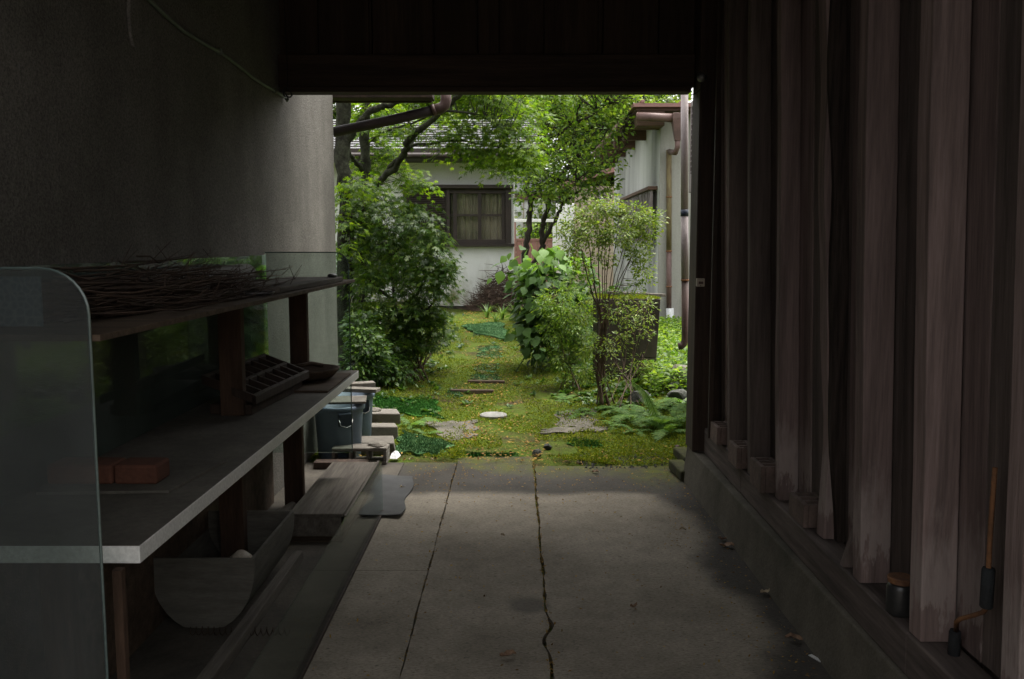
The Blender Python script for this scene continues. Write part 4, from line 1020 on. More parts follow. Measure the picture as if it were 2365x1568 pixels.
# ================================================================== GARDEN GROUND THINGS
def ground_poly(pts, name, m, lab, cat, th=.02, lift=.018, sub=14, seed=1, group=None):
    """a thin mat following the ground; corner pixels ccw from the near left"""
    a, b, c, d = [GG(*p) for p in pts]; V = []; rr = random.Random(seed)
    for top in (1, 0):
        for i in range(sub+1):
            for j in range(sub+1):
                s, t = j/sub, i/sub
                p = (a*(1-s)+b*s)*(1-t)+(d*(1-s)+c*s)*t
                e = min(s, 1-s, t, 1-t)
                x = p.x + (.03*math.sin(13*t+seed)*(1 if e < .04 else 0)); y = p.y + (.03*math.sin(15*s+seed) if e < .04 else 0)
                V.append((x, y, max(float(zg(x, y)), .002 if y < 6.4 else -1)+lift + .006*math.sin(9*x+seed)*math.sin(7*y) - (0 if top else th)))
    n = (sub+1)**2; F = []
    for i in range(sub):
        for j in range(sub):
            k = i*(sub+1)+j; F += [(k, k+1, k+sub+2, k+sub+1), (n+k, n+k+sub+1, n+k+sub+2, n+k+1)]
    for j in range(sub):
        k = sub*(sub+1)+j; F += [(j, n+j, n+j+1, j+1), (k, k+1, n+k+1, n+k)]
        k = j*(sub+1); F += [(k, k+sub+1, n+k+sub+1, n+k), (k+sub, n+k+sub, n+k+2*sub+1, k+2*sub+1)]
    return tag(MB().add(V, F).build(name, m, None, smooth=False), lab, cat, group)
def turf_blades(o, n, seed):
    """short plastic blades on a turf mat, a part of it"""
    me = o.data; P = np.array([v.co for v in me.vertices])[:225].reshape(15, 15, 3)
    rg = np.random.default_rng(seed); s = rg.uniform(0, 13.99, n); t = rg.uniform(0, 13.99, n); i = t.astype(int); j = s.astype(int); fs = (s-j)[:, None]; ft = (t-i)[:, None]
    p = (P[i, j]*(1-fs)+P[i, j+1]*fs)*(1-ft)+(P[i+1, j]*(1-fs)+P[i+1, j+1]*fs)*ft
    V, F = scatter(*T_NARROW, p, np.array([0, 0, 1.])+.5*rdir(n), rdir(n), rg.uniform(.012, .022, n))
    stuff(finish('turf_blades', arrmesh('turf_blades', V, F), o.data.materials[0], o))
def mats():
    tr = 'green turf pieces on the garden path'
    o = ground_poly([(852, 950), (1020, 967), (1006, 928), (813, 917)], 'turf_mat', 'turf', 'large dark green artificial turf mat beside the row of concrete blocks', 'turf mat', seed=2); turf_blades(o, 9000, 1)
    o = ground_poly([(911, 1048), (1012, 1056), (1046, 1030), (930, 999)], 'turf_mat', 'turf_pale', 'small faded green turf mat with leaves on it, next to the concrete blocks', 'turf mat', seed=3); turf_blades(o, 5000, 2)
    o = ground_poly([(1100, 772), (1172, 788), (1160, 748), (1070, 757)], 'turf_mat', 'turf_pale', 'bright green folded turf mat on the path before the brush pile', 'turf mat', seed=4, lift=.04); turf_blades(o, 5000, 3)
    for i, (p, lab) in enumerate([([(1104, 828), (1158, 828), (1156, 815), (1108, 815)], 'worn green turf strip on the path beyond the timber steps'),
              ([(1102, 811), (1156, 811), (1154, 801), (1104, 801)], 'narrow green turf strip next after the worn one towards the bright folded mat'),
              ([(1096, 862), (1150, 861), (1150, 842), (1104, 843)], 'green turf piece with a torn grey corner above the timber step'),
              ([(1091, 879), (1152, 880), (1153, 868), (1095, 867)], 'ragged green turf piece lying on the upper timber step'),
              ([(1030, 918), (1062, 920), (1066, 905), (1034, 904)], 'small green turf scrap at the end of the lower timber step')]):
        o = ground_poly(p, 'turf_mat', 'turf_worn', lab, 'turf mat', seed=5+i, lift=.008); turf_blades(o, 700, 9+i)
    o = ground_poly([(1048, 1058), (1190, 1060), (1186, 1048), (1060, 1050)], 'turf_mat', 'turf', 'thin green turf remnant along the end of the concrete floor', 'turf mat', seed=12, lift=.006); turf_blades(o, 1500, 30)
    o = ground_poly([(1316, 1033), (1388, 1036), (1382, 1020), (1322, 1018)], 'turf_mat', 'turf', 'small dark green turf scrap among the moss and pebbles', 'turf mat', seed=14, lift=.008); turf_blades(o, 1200, 33)
    ground_poly([(1035, 1022), (1095, 1010), (1102, 974), (976, 974)], 'concrete_patch', 'slab_patch', 'pebbly bare concrete patch between the turf mats', 'slab', seed=7, lift=.010)
    ground_poly([(1290, 988), (1375, 990), (1372, 944), (1285, 952)], 'concrete_patch', 'slab_patch', 'pebbly concrete patch among the ferns', 'slab', seed=9, lift=.008)
    ground_poly([(1252, 1004), (1398, 998), (1395, 988), (1256, 994)], 'kerb_strip', 'slab_patch', 'narrow pebbly kerb strip set in the moss', 'kerb', seed=10, lift=.016)
    p = GG(1140, 963); tag(MB().lathe((p.x, p.y, p.z-.01), [(.118, 0), (.122, .01), (.122, .03), (.112, .036), (.02, .036)], 32).build('drain_lid', 'lid', None), 'round pale concrete drain lid set in the moss', 'drain lid')
    for (u0, u1, v, lab) in ((1080, 1166, 887, 'upper timber step edge across the mossy path'), (1040, 1140, 908, 'lower timber step edge across the mossy path')):
        a, b = GG(u0, v), GG(u1, v)
        m = MB().hexa([(a.x, a.y, a.z-.05), (b.x, b.y, b.z-.05), (b.x, b.y+.05, b.z-.05), (a.x, a.y+.05, a.z-.05), (a.x, a.y, a.z+.035), (b.x, b.y, b.z+.03), (b.x, b.y+.05, b.z+.03), (a.x, a.y+.05, a.z+.035)])
        tag(m.build('step_edge', 'crosswood', None, bevel=.008), lab, 'step', 'timber steps of the garden path')
    for i, (u, v, a, b, c, lab, mt) in enumerate([(1265, 1040, .035, .03, .03, 'small grey pebble in the moss next to the right floor joint', 'rock'), (1240, 1052, .05, .035, .04, 'dark pebble lying at the edge of the concrete floor', 'rock'),
            (1570, 895, .16, .10, .16, 'pale stone slab piece stacked beside the mossy wall stub', 'block'), (1553, 905, .09, .07, .07, 'rough grey stone at the foot of the wall stub', 'rock'),
            (1592, 822, .10, .08, .09, 'dark round stone under the downpipe elbow', 'rock'), (1565, 925, .13, .09, .08, 'dark sloping rock behind the ferns', 'rock'),
            (905, 868, .20, .16, .20, 'dark boulder under the bushes by the mossy bank', 'rock'), (1478, 930, .15, .10, .08, 'dark rock between the wall stub and the tall fern', 'rock'), (1565, 1035, .03, .025, .02, 'reddish pebble in the moss near the mossy timber', 'oldbrick'), (1340, 1070, .03, .03, .02, 'little grey pebble in the bare soil by the concrete', 'rock')]):
        p = GG(u, v); o = rock(a, b, c, 70+i, mt, 'stone'); o.location = p - Vector((0, 0, c*.25)); o.rotation_euler.z = i; tag(o, lab, 'stone')
mats()
def ground_cover():
    # moss tufts, litter, seedlings spread over the ground
    def area(n, y0, y1, x0, x1, pw=1.6):
        y = y0+(y1-y0)*RNG.uniform(0, 1, n)**pw; x = RNG.uniform(x0, x1, n); return x, y
    def field(x, y): return np.sin(2.3*x+1.1*y+.5)*np.sin(1.7*y-1.2*x) + .5*np.sin(5.1*x-3.3*y) + .4*np.sin(7*x+6*y)
    x, y = area(150000, 6.15, 14.5, -2.4, 2.3, 2.0)
    f = field(x, y); path = np.abs(x-(-.18-.06*(y-8))) < .28
    edge = 6.42 - .24*sm(.1, .4, x) + .12*np.sin(5*x) + np.where(np.abs(x+.15) < .27, 0, -.04)
    keep = (f > -1.1+1.0*path) & (y > edge) & ~((x > .72) & (y < 6.36+.06*np.sin(9*x)) & (RNG.uniform(0, 1, len(x)) < .8)); x, y = x[keep], y[keep]; n = len(x)
    pos = np.stack([x, y, np.maximum(zg(x, y), np.where(y < 6.45, .002, -1)) + .002 + .022*np.clip(field(x*2.2, y*2.2+3), 0, 1)*RNG.uniform(0, 1, n)], -1)
    V, F = scatter(*T_DIA, pos, rdir(n)*np.array([1, 1, .6])+np.array([0, 0, .55]), rdir(n)+np.array([0, 0, .6]), RNG.uniform(.010, .028, n))
    tag(stuff(finish('moss', arrmesh('moss', V, F), 'moss')), 'yellow-green moss carpeting the garden ground', 'moss')
    x, y = area(26000, 6.2, 16.8, -2.4, 2.0, 1.5)
    pd = np.abs(x-(-.18-.06*(y-8))); keep = RNG.uniform(0, 1, len(x)) < np.where(pd < .3, .75, .07)*np.where(field(x*1.3+4, y*1.2) > .1, 1.5, .5); x, y = x[keep], y[keep]; n = len(x)
    pos = np.stack([x, y, np.maximum(zg(x, y), np.where(y < 6.45, .002, -1)) + .014], -1)
    V, F = scatter(*T_DIA, pos, rdir(n)*np.array([1, 1, .25]), np.array([0, 0, 1.])+.5*rdir(n), RNG.uniform(.014, .04, n))
    tag(stuff(finish('leaf_litter', arrmesh('leaf_litter', V, F), 'litter')), 'yellow and brown fallen leaf litter along the path', 'leaf litter')
    # small leafy ground weeds: little rosettes
    x, y = area(5200, 6.6, 15.5, -2.3, 2.0, 1.3)
    pd = np.abs(x-(-.18-.06*(y-8))); keep = RNG.uniform(0, 1, len(x)) < np.where(pd < .4, .03, .15+.75*sm(.5, 1.1, pd))*sm(7.4, 8.6, y); x, y = x[keep], y[keep]
    k = 7; X = np.repeat(x, k)+RNG.normal(0, .012, len(x)*k); Yy = np.repeat(y, k)+RNG.normal(0, .012, len(x)*k); n = len(X)
    d = rdir(n)*np.array([1, 1, .15])+np.array([0, 0, .45])
    pos = np.stack([X, Yy, zg(X, Yy)+.01], -1)
    V, F = scatter(*T_OVAL, pos, d, np.array([0, 0, 1.])+.3*rdir(n), np.repeat(RNG.uniform(.03, .075, len(x)), k))
    tag(stuff(finish('ground_weeds', arrmesh('ground_weeds', V, F), 'bush')), 'low leafy weeds and seedlings covering the garden banks', 'weeds')
    # gravel crumbs on the bare soil by the floor edge
    m = MB()
    for i in range(240):
        x = random.uniform(.45, 1.12); y = random.uniform(6.05, 6.5); s = random.uniform(.005, .016)
        z = max(float(zg(x, y)), .001)
        a = random.uniform(0, 6)
        V = [(x+s*math.cos(a+k*2.1), y+s*math.sin(a+k*2.1), z) for k in range(3)]+[(x, y, z+s*.9)]
        m.add(V, [(0, 1, 3), (1, 2, 3), (2, 0, 3)])
    tag(stuff(m.build('gravel', 'rock', None)), 'dark gravel crumbs on the bare soil along the concrete edge', 'gravel')
ground_cover()

# ================================================================== PLANTS
def spray_leaves(clumps, template, spray_r, leaf, per, dens, droop=.25, flat=.35, outward=.5):
    """clumps: (center, (rx, ry, rz)); sprays of leaves on flat twigs through each clump. returns V, F, list of spray centres"""
    Vs = []; Fs = []; off = 0; centers = []
    for c, rad in clumps:
        vol = rad[0]*rad[1]*rad[2]*4.19; n = max(int(4.5*dens*vol/(spray_r**3)), 8)
        d = rdir(n)*RNG.uniform(.25, 1, (n, 1))**(1/2.2)
        P = np.array(c) + d*np.array(rad)
        centers += [Vector(p) for p in P]
        m = per
        C = np.repeat(P, m, 0); Dn = np.repeat(unit(d*np.array([1, 1, .3])), m, 0)
        up = unit(np.array([0, 0, 1.]) + flat*np.repeat(rdir(n), m, 0) + .15*Dn)
        q = rdir(n*m); q = q - up*(q*up).sum(-1, keepdims=True)*.85
        rr = RNG.uniform(0, 1, (n*m, 1))**.5*spray_r*np.repeat(RNG.uniform(.6, 1.25, (n, 1)), m, 0)
        pos = C + unit(q)*rr; pos[:, 2] -= droop*(rr[:, 0]**2)/spray_r
        yd = unit(q)*.7 + outward*Dn + rdir(n*m)*.45 + np.array([0, 0, -droop])
        nr = up + .45*rdir(n*m)
        V, F = scatter(*template, pos, yd, nr, leaf*RNG.uniform(.6, 1.3, n*m))
        Vs.append(V); Fs.append(F+off); off += len(V)
    return np.concatenate(Vs), np.concatenate(Fs), centers
def smooth_path(pts, n=6):
    pts = [Vector(p) for p in pts]
    if len(pts) < 3: return [pts[0].lerp(pts[-1], k/n) for k in range(n+1)]
    out = []
    P = [pts[0]*2-pts[1]] + pts + [pts[-1]*2-pts[-2]]
    for i in range(1, len(P)-2):
        for k in range(n):
            t = k/n; a, b, c, d = P[i-1], P[i], P[i+1], P[i+2]
            out.append(.5*((2*b)+(c-a)*t+(2*a-5*b+4*c-d)*t*t+(3*b-a-3*c+d)*t**3))
    out.append(pts[-1]); return out
def plant(name, lab, cat, base, paths, clumps, template, leafm, barkm, spray_r=.16, leaf=.06, per=14, dens=.5, twig_r=.006, group=None, droop=.25, flat=.35, wob=.02, twigp=.5, outward=.5):
    """paths: [(points, r0, r1)], first is the trunk"""
    r = thing(name, lab, cat, base, group=group); B = np.array(r.location); skel = []
    for i, (pts, r0, r1) in enumerate(paths):
        sp = smooth_path(pts); n = len(sp)
        rr = random.Random(i*7+3); sp = [p + Vector((rr.gauss(0, wob), rr.gauss(0, wob), rr.gauss(0, wob*.5)))*(0 if k == 0 else 1)*min(1, r0*20) for k, p in enumerate(sp)]
        rad = [(r0+(r1-r0)*k/(n-1))*(1+.12*math.sin(k*1.9+i)) for k in range(n)]
        MB().tube(sp, rad, 9).build('trunk' if i == 0 else 'branch', barkm, r, smooth=True); skel += [(p, q) for p, q in zip(sp, rad)]
    V, F, cen = spray_leaves(clumps, template, spray_r, leaf, per, dens, droop, flat, outward)
    finish('crown', arrmesh('crown', V-B, F), leafm, r)
    if skel and twig_r:
        S_ = np.array([p for p, q in skel]); m = MB(); rr = random.Random(5)
        for c in cen:
            if rr.random() > twigp: continue
            dd = np.linalg.norm(S_-np.array(c), axis=1); i = int(np.argmin(dd)); p = Vector(S_[i]); L = dd[i]
            mid = p.lerp(c, .55)+Vector((rr.gauss(0, .12*L), rr.gauss(0, .12*L), rr.gauss(.08*L, .08*L)))
            m.tube(smooth_path([p, mid, c], 3), [twig_r, twig_r*.9, twig_r*.75, twig_r*.6, twig_r*.5, twig_r*.35, twig_r*.25], 4, False)
            for q in range(3):
                e = c+Vector((rr.gauss(0, 1), rr.gauss(0, 1), rr.gauss(0, .35))).normalized()*spray_r*rr.uniform(.6, 1); m.tube([c.lerp(mid, .15), c.lerp(e, .5)+Vector((0, 0, .01)), e], [twig_r*.35, twig_r*.25, twig_r*.12], 3, False)
        if m.v: stuff(m.build('twigs', barkm, r))
    return r
def cl(u, v, Y, ru, rv, ry=None):
    c = D(u, v, Y); s = Y/FPX; return (tuple(c), (ru*s, ry if ry else max(ru, rv)*s*.8, rv*s))
def big_maple():
    b = D(797, 905, 9.4); b.z = float(zg(b.x, b.y))-.05
    f = D
    paths = [([b, f(796, 700, 9.4), f(800, 480, 9.4), f(793, 330, 9.4), f(800, 130, 9.4)], .10, .07),
             ([f(800, 860, 10.2)*1, f(842, 640, 10.6), f(846, 425, 10.6), f(842, 300, 10.6), f(850, 180, 10.6)], .075, .05),
             ([f(846, 470, 10.6), f(866, 430, 10.3), f(927, 364, 9.9), f(953, 315, 9.6), f(1020, 255, 9.2), f(1065, 215, 9.0), f(1120, 160, 8.9)], .045, .022),
             ([f(880, 412, 10.2), f(913, 372, 10.0), f(953, 337, 10.0), f(994, 333, 9.9), f(1054, 324, 9.8), f(1150, 340, 9.7)], .028, .008),
             ([f(797, 330, 9.4), f(828, 285, 9.3), f(864, 253, 9.2), f(905, 241, 9.1), f(960, 200, 9.0)], .045, .022),
             ([f(846, 330, 10.6), f(892, 303, 10.4), f(939, 289, 10.2), f(1010, 262, 10)], .022, .008),
             ([f(842, 400, 10.6), f(820, 372, 10.4), f(806, 350, 10.1), f(800, 330, 9.6)], .032, .02),
             ([f(928, 364, 9.9), f(960, 310, 10.2), f(940, 270, 10.4), f(985, 225, 10.6)], .018, .008),
             ([f(1020, 255, 9.2), f(1090, 262, 9.3), f(1150, 290, 9.4), f(1220, 340, 9.5)], .014, .005)]
    C = [cl(1150, 262, 9.6, 85, 50), cl(1080, 280, 9.9, 60, 34), cl(1190, 330, 9.5, 60, 42), cl(1145, 350, 9.8, 75, 26), cl(1215, 372, 9.6, 38, 18), cl(1100, 365, 9.8, 45, 22),
         cl(1120, 205, 9.6, 120, 36), cl(1010, 235, 9.8, 45, 22), cl(870, 245, 10.6, 70, 30), cl(930, 215, 10, 90, 20), cl(850, 420, 10.9, 50, 22), cl(940, 400, 10.5, 45, 16), cl(960, 425, 10.4, 30, 10), cl(1000, 265, 10.8, 40, 14), cl(900, 262, 11, 70, 20), cl(840, 300, 11, 30, 30), cl(820, 420, 9.0, 26, 40), cl(800, 520, 8.9, 16, 60), cl(905, 300, 10.4, 24, 10), cl(830, 275, 10.6, 30, 40), cl(905, 370, 10.7, 22, 30), cl(850, 375, 10.7, 30, 26), cl(1050, 320, 10.0, 40, 20), cl(1000, 170, 9.6, 200, 40), cl(1235, 260, 9.9, 35, 40), cl(1180, 372, 9.5, 60, 16), cl(1225, 350, 9.4, 34, 26), cl(1130, 320, 9.6, 60, 30), cl(960, 300, 9.7, 60, 12), cl(1040, 305, 9.6, 44, 16), cl(880, 335, 10.9, 34, 14), cl(1060, 345, 9.8, 40, 12)]
    plant('maple_tree', 'tall green maple with mossy trunks and branches leaning over the garden', 'tree', b, paths, C, T_MAPLE, 'maple', 'bark_moss', .20, .050, 24, .40, .006, wob=.012, droop=.5, flat=.22)
big_maple()
def low_maple():
    b = GG(925, 845); f = D
    paths = [([b, f(930, 800, 9.5), f(945, 740, 9.5), f(960, 690, 9.5), f(985, 640, 9.4)], .032, .010),
             ([b, f(918, 770, 9.5), f(912, 700, 9.6), f(900, 600, 9.6), f(880, 520, 9.6)], .026, .008),
             ([f(935, 770, 9.5), f(960, 730, 9.3), f(1000, 700, 9.2), f(1020, 650, 9.2)], .018, .006),
             ([f(912, 700, 9.6), f(850, 640, 9.4), f(830, 560, 9.3), f(840, 470, 9.2)], .018, .006),
             ([f(900, 600, 9.6), f(950, 540, 9.4), f(990, 490, 9.3)], .014, .005)]
    C = [cl(885, 478, 9.4, 90, 30), cl(960, 490, 9.2, 70, 34), cl(840, 540, 9.3, 55, 50), cl(920, 545, 9.3, 80, 36), cl(985, 570, 9.1, 45, 40), cl(990, 620, 9.1, 52, 40), cl(930, 620, 9.3, 70, 40), cl(850, 630, 9.2, 50, 40), cl(1010, 650, 9.1, 34, 26), cl(960, 680, 9.2, 50, 30), cl(870, 700, 9.2, 55, 35), cl(1005, 720, 9.3, 40, 16), cl(980, 700, 9.5, 40, 30), cl(815, 450, 9.3, 30, 40), cl(830, 720, 9.0, 28, 50), cl(870, 440, 9.7, 70, 24), cl(1000, 540, 9.0, 34, 30), cl(1025, 620, 9.0, 26, 34), cl(860, 590, 10.3, 80, 80), cl(930, 590, 10.3, 80, 60)]
    plant('low_maple', 'low spreading dark green maple hanging over the left bank', 'tree', b, paths, C, T_MAPLE, 'maple_dark', 'bark_tree', .20, .050, 30, .50, .004, wob=.01, droop=.75, flat=.18)
low_maple()
def plum():
    b = GG(1190, 728); f = D; Y = 13.5
    paths = [([b, f(1196, 700, 14.2), f(1206, 650, 13.9), f(1217, 572, Y), f(1222, 515, Y), f(1226, 470, Y), f(1218, 420, Y), f(1245, 350, Y), f(1252, 316, Y), f(1264, 289, Y), f(1278, 250, Y), f(1280, 205, Y)], .055, .022),
             ([f(1206, 655, 13.9), f(1240, 600, 13.8), f(1253, 562, 13.7), f(1251, 531, 13.7), f(1260, 500, 13.7), f(1275, 440, 13.6), f(1300, 400, 13.6), f(1345, 345, 13.5), f(1347, 303, 13.5), f(1334, 262, 13.5), f(1350, 205, 13.4)], .05, .018),
             ([f(1253, 560, 13.7), f(1280, 515, 13.5), f(1300, 470, 13.4), f(1340, 440, 13.3), f(1370, 400, 13.3)], .035, .012),
             ([f(1252, 318, Y), f(1290, 310, 13.3), f(1320, 285, 13.2), f(1360, 270, 13.1), f(1400, 240, 13)], .028, .01),
             ([f(1245, 350, Y), f(1215, 320, 13.4), f(1200, 290, 13.3), f(1190, 240, 13.2)], .028, .01),
             ([f(1345, 345, 13.5), f(1300, 330, 13.3), f(1262, 346, 13.2), f(1230, 335, 13.2)], .028, .01),
             ([f(1347, 310, 13.5), f(1375, 290, 13.3), f(1410, 300, 13.1), f(1440, 310, 12.9)], .02, .008),
             ([f(1226, 470, Y), f(1250, 430, 13.3), f(1290, 415, 13.1), f(1330, 420, 13)], .022, .008)]
    C = [cl(1300, 430, 13.0, 60, 26), cl(1300, 365, 12.9, 50, 30), cl(1350, 385, 12.8, 44, 26), cl(1270, 350, 13.1, 44, 26), cl(1390, 420, 13.0, 34, 30), cl(1240, 380, 13.0, 40, 26), cl(1200, 400, 13.0, 30, 16), cl(1500, 232, 12.9, 40, 10), cl(1430, 270, 12.8, 40, 18), cl(1330, 250, 13.2, 80, 26), cl(1420, 240, 13, 60, 22), cl(1250, 240, 13.2, 60, 30), cl(1400, 290, 12.9, 50, 28), cl(1290, 300, 13.4, 60, 30), cl(1350, 330, 13.3, 50, 40), cl(1250, 410, 13.3, 48, 30), cl(1320, 400, 13.2, 60, 34), cl(1385, 370, 13.1, 40, 40), cl(1225, 450, 13.2, 36, 22), cl(1270, 470, 13.2, 40, 24), cl(1420, 345, 13.2, 26, 30), cl(1350, 445, 13.2, 60, 26), cl(1480, 250, 13, 40, 12), cl(1230, 330, 13.6, 40, 40), cl(1300, 200, 13.3, 200, 26)]
    plant('plum_tree', 'twisted yellow-green tree with dark crooked branches before the far gate', 'tree', b, paths, C, T_OVAL, 'plum', 'bark_tree', .2, .065, 13, .48, .009, wob=.012, droop=.1, flat=.8)
plum()
def globe():
    b = GG(1388, 935); f = D; paths = []
    tops = [(1330, 540), (1350, 500), (1375, 480), (1400, 490), (1430, 500), (1460, 520), (1480, 540), (1345, 580), (1440, 570), (1410, 540), (1390, 560), (1465, 580)]
    for i, (u, v) in enumerate(tops):
        o = Vector((random.gauss(0, .05), random.gauss(0, .05), -.02)); Y = b.y+random.uniform(-.15, .2)
        k = 1385+(u-1385)*.12; k2 = 1385+(u-1385)*.45
        paths.append(([b+o, f(k-2+random.uniform(-6, 6), 840, b.y), f(k+8, 740, b.y), f(k2+4, 660, Y), f(u, v, Y)], .014 if i < 3 else .007, .003))
    Y = b.y
    C = [cl(1330, 515, Y, 34, 26), cl(1372, 488, Y, 40, 28), cl(1412, 472, Y+.05, 36, 18), cl(1465, 500, Y, 46, 26), cl(1495, 525, Y, 30, 30), cl(1318, 560, Y, 26, 30), cl(1370, 540, Y-.1, 46, 28), cl(1425, 540, Y-.1, 44, 26), cl(1475, 570, Y, 30, 34), cl(1335, 605, Y, 22, 26), cl(1390, 590, Y, 30, 16), cl(1488, 620, Y, 16, 34), cl(1470, 660, Y, 12, 18), cl(1440, 675, Y-.1, 16, 10), cl(1352, 650, Y, 18, 20), cl(1512, 500, Y, 12, 20), cl(1300, 530, Y, 14, 18),
         cl(1345, 720, Y-.1, 24, 26), cl(1410, 720, Y-.15, 14, 22), cl(1360, 790, Y-.1, 20, 26), cl(1405, 800, Y-.15, 14, 26), cl(1350, 860, Y-.1, 22, 24), cl(1410, 880, Y-.15, 14, 18)]
    plant('rounded_shrub', 'tall shrub with a rounded fine-leaved yellow-green head on bundled bare stems', 'shrub', b, paths, C, T_DIA, 'globe', 'stem', .075, .033, 13, .60, .002, droop=.35, flat=1., twigp=.35, wob=.015, outward=.7)
    # leafy lower suckers
    b2 = GG(1320, 905)
    paths = [([b2+Vector((random.gauss(0, .08), random.gauss(0, .08), 0)), f(1310+random.uniform(-25, 25), 790, 9.2), f(u, v, 9.1)], .006, .002) for u, v in ((1280, 660), (1300, 690), (1320, 650), (1330, 740), (1270, 750), (1340, 700))]
    C = [cl(1290, 690, 9.1, 40, 34), cl(1320, 740, 9.0, 40, 40), cl(1280, 760, 9.1, 38, 34), cl(1300, 820, 9.0, 36, 40), cl(1325, 665, 9.2, 24, 24), cl(1270, 700, 9.2, 26, 28), cl(1350, 790, 9.0, 26, 40), cl(1345, 720, 9.1, 24, 30), cl(1345, 860, 8.9, 26, 26), cl(1310, 880, 8.9, 26, 16)]
    plant('bamboo_shrub', 'fine-leaved green shrub between the hydrangea and the bundled stems', 'shrub', b2, paths, C, T_NARROW, 'plum', 'stem', .09, .045, 15, .5, .002, droop=.3, flat=.8, twigp=.4)
    b3 = GG(1440, 945)
    paths = [([b3+Vector((random.gauss(0, .12), random.gauss(0, .05), 0)), f((u+1440)/2+random.uniform(-10, 10), 840, 8.5), f(u, v, 8.5)], .005, .002) for u, v in ((1400, 720), (1425, 700), (1450, 720), (1475, 700), (1495, 690), (1510, 760), (1420, 780))]
    C = [cl(1440, 730, 8.6, 30, 20), cl(1490, 720, 8.6, 20, 40), cl(1430, 790, 8.6, 26, 24), cl(1470, 770, 8.6, 34, 18), cl(1480, 850, 8.6, 30, 34), cl(1420, 860, 8.6, 20, 20), cl(1440, 700, 8.6, 14, 14), cl(1505, 890, 8.7, 16, 30)]
    plant('sapling', 'wispy sapling with small pale leaves growing in front of the mossy wall stub', 'shrub', b3, paths, C, T_NARROW, 'globe', 'stem', .07, .04, 9, .26, .0025, droop=.2, flat=.9, twigp=.8)
globe()
def big_leaf():
    V = [(0, 0, 0)]; n = 5; prof = [.0, .62, 1., .88, .5, 0.]; F = []
    for i in range(1, 6):
        t = i/5; hw = .40*prof[i]; z = -.25*t*t
        V += [(-hw, t, z+.12*hw), (0, t, z), (hw, t, z+.12*hw)] if i < 5 else [(0, 1.04, z)]
    F = [(0, 2, 1), (0, 3, 2)]
    for i in range(3): k = 1+3*i; F += [(k, k+1, k+4, k+3), (k+1, k+2, k+5, k+4)]
    F += [(10, 11, 13), (11, 12, 13)]
    me = bpy.data.meshes.new('leaf'); me.from_pydata(V, [], F); me.update(); return me
LEAF_ME = big_leaf()
def hydrangea():
    b = GG(1265, 850); r = thing('hydrangea', 'hydrangea bush with big broad leaves, bright at the top', 'shrub', b)
    me2 = LEAF_ME.copy(); LEAF_ME.materials.append(M['hyd']); me2.materials.append(M['hyd2'])
    LEAF_ME.polygons.foreach_set('use_smooth', [True]*len(LEAF_ME.polygons)); me2.polygons.foreach_set('use_smooth', [True]*len(me2.polygons))
    Cs = [(1262, 580, 62, 16), (1215, 612, 34, 20), (1305, 600, 50, 20), (1222, 655, 44, 24), (1290, 640, 56, 26), (1230, 705, 50, 30), (1215, 765, 34, 22), (1255, 785, 44, 30), (1255, 618, 76, 28), (1290, 700, 56, 40)]
    n = 0; tips = []
    for u, v, a, bb in Cs:
        for k in range(30):
            c = D(u+random.gauss(0, a*.62), v+random.gauss(0, bb*.6), 10.1+random.uniform(-.42, .35))
            if c.z < b.z+.08: continue
            o = bpy.data.objects.new('leaf', me2 if (v < 640 and random.random() < .75) else LEAF_ME); COL.objects.link(o); o.parent = r
            o.location = c-b; s = random.uniform(.085, .155); o.scale = (s, s, s)
            out = math.atan2(c.x-D(1262, 0, 10.1).x, -(c.y-10.1)) if random.random() < .6 else random.uniform(-3, 3)
            o.rotation_euler = (R(random.uniform(-60, -5)), R(random.gauss(0, 18)), math.pi + out + random.gauss(0, .5)); n += 1
            if k % 3 == 0: tips.append(c)
    for i in range(10):
        tp = random.choice(tips); MB().tube(smooth_path([b+Vector((random.gauss(0, .12), random.gauss(0, .12), -.02)), b.lerp(tp, .5)+Vector((0, 0, .15)), tp]), .007, 6).build('stem', 'greenstem', r, smooth=True)
    V, F, _ = spray_leaves([cl(1262, 680, 10.25, 60, 80), cl(1250, 770, 10.2, 46, 50), cl(1300, 740, 10.3, 50, 70), cl(1345, 640, 10.7, 36, 34), cl(1385, 680, 10.8, 36, 26)], T_OVAL, .16, .11, 12, .5, .3, .6)
    finish('crown', arrmesh('crown', V-np.array(b), F), 'bush', r)
hydrangea()
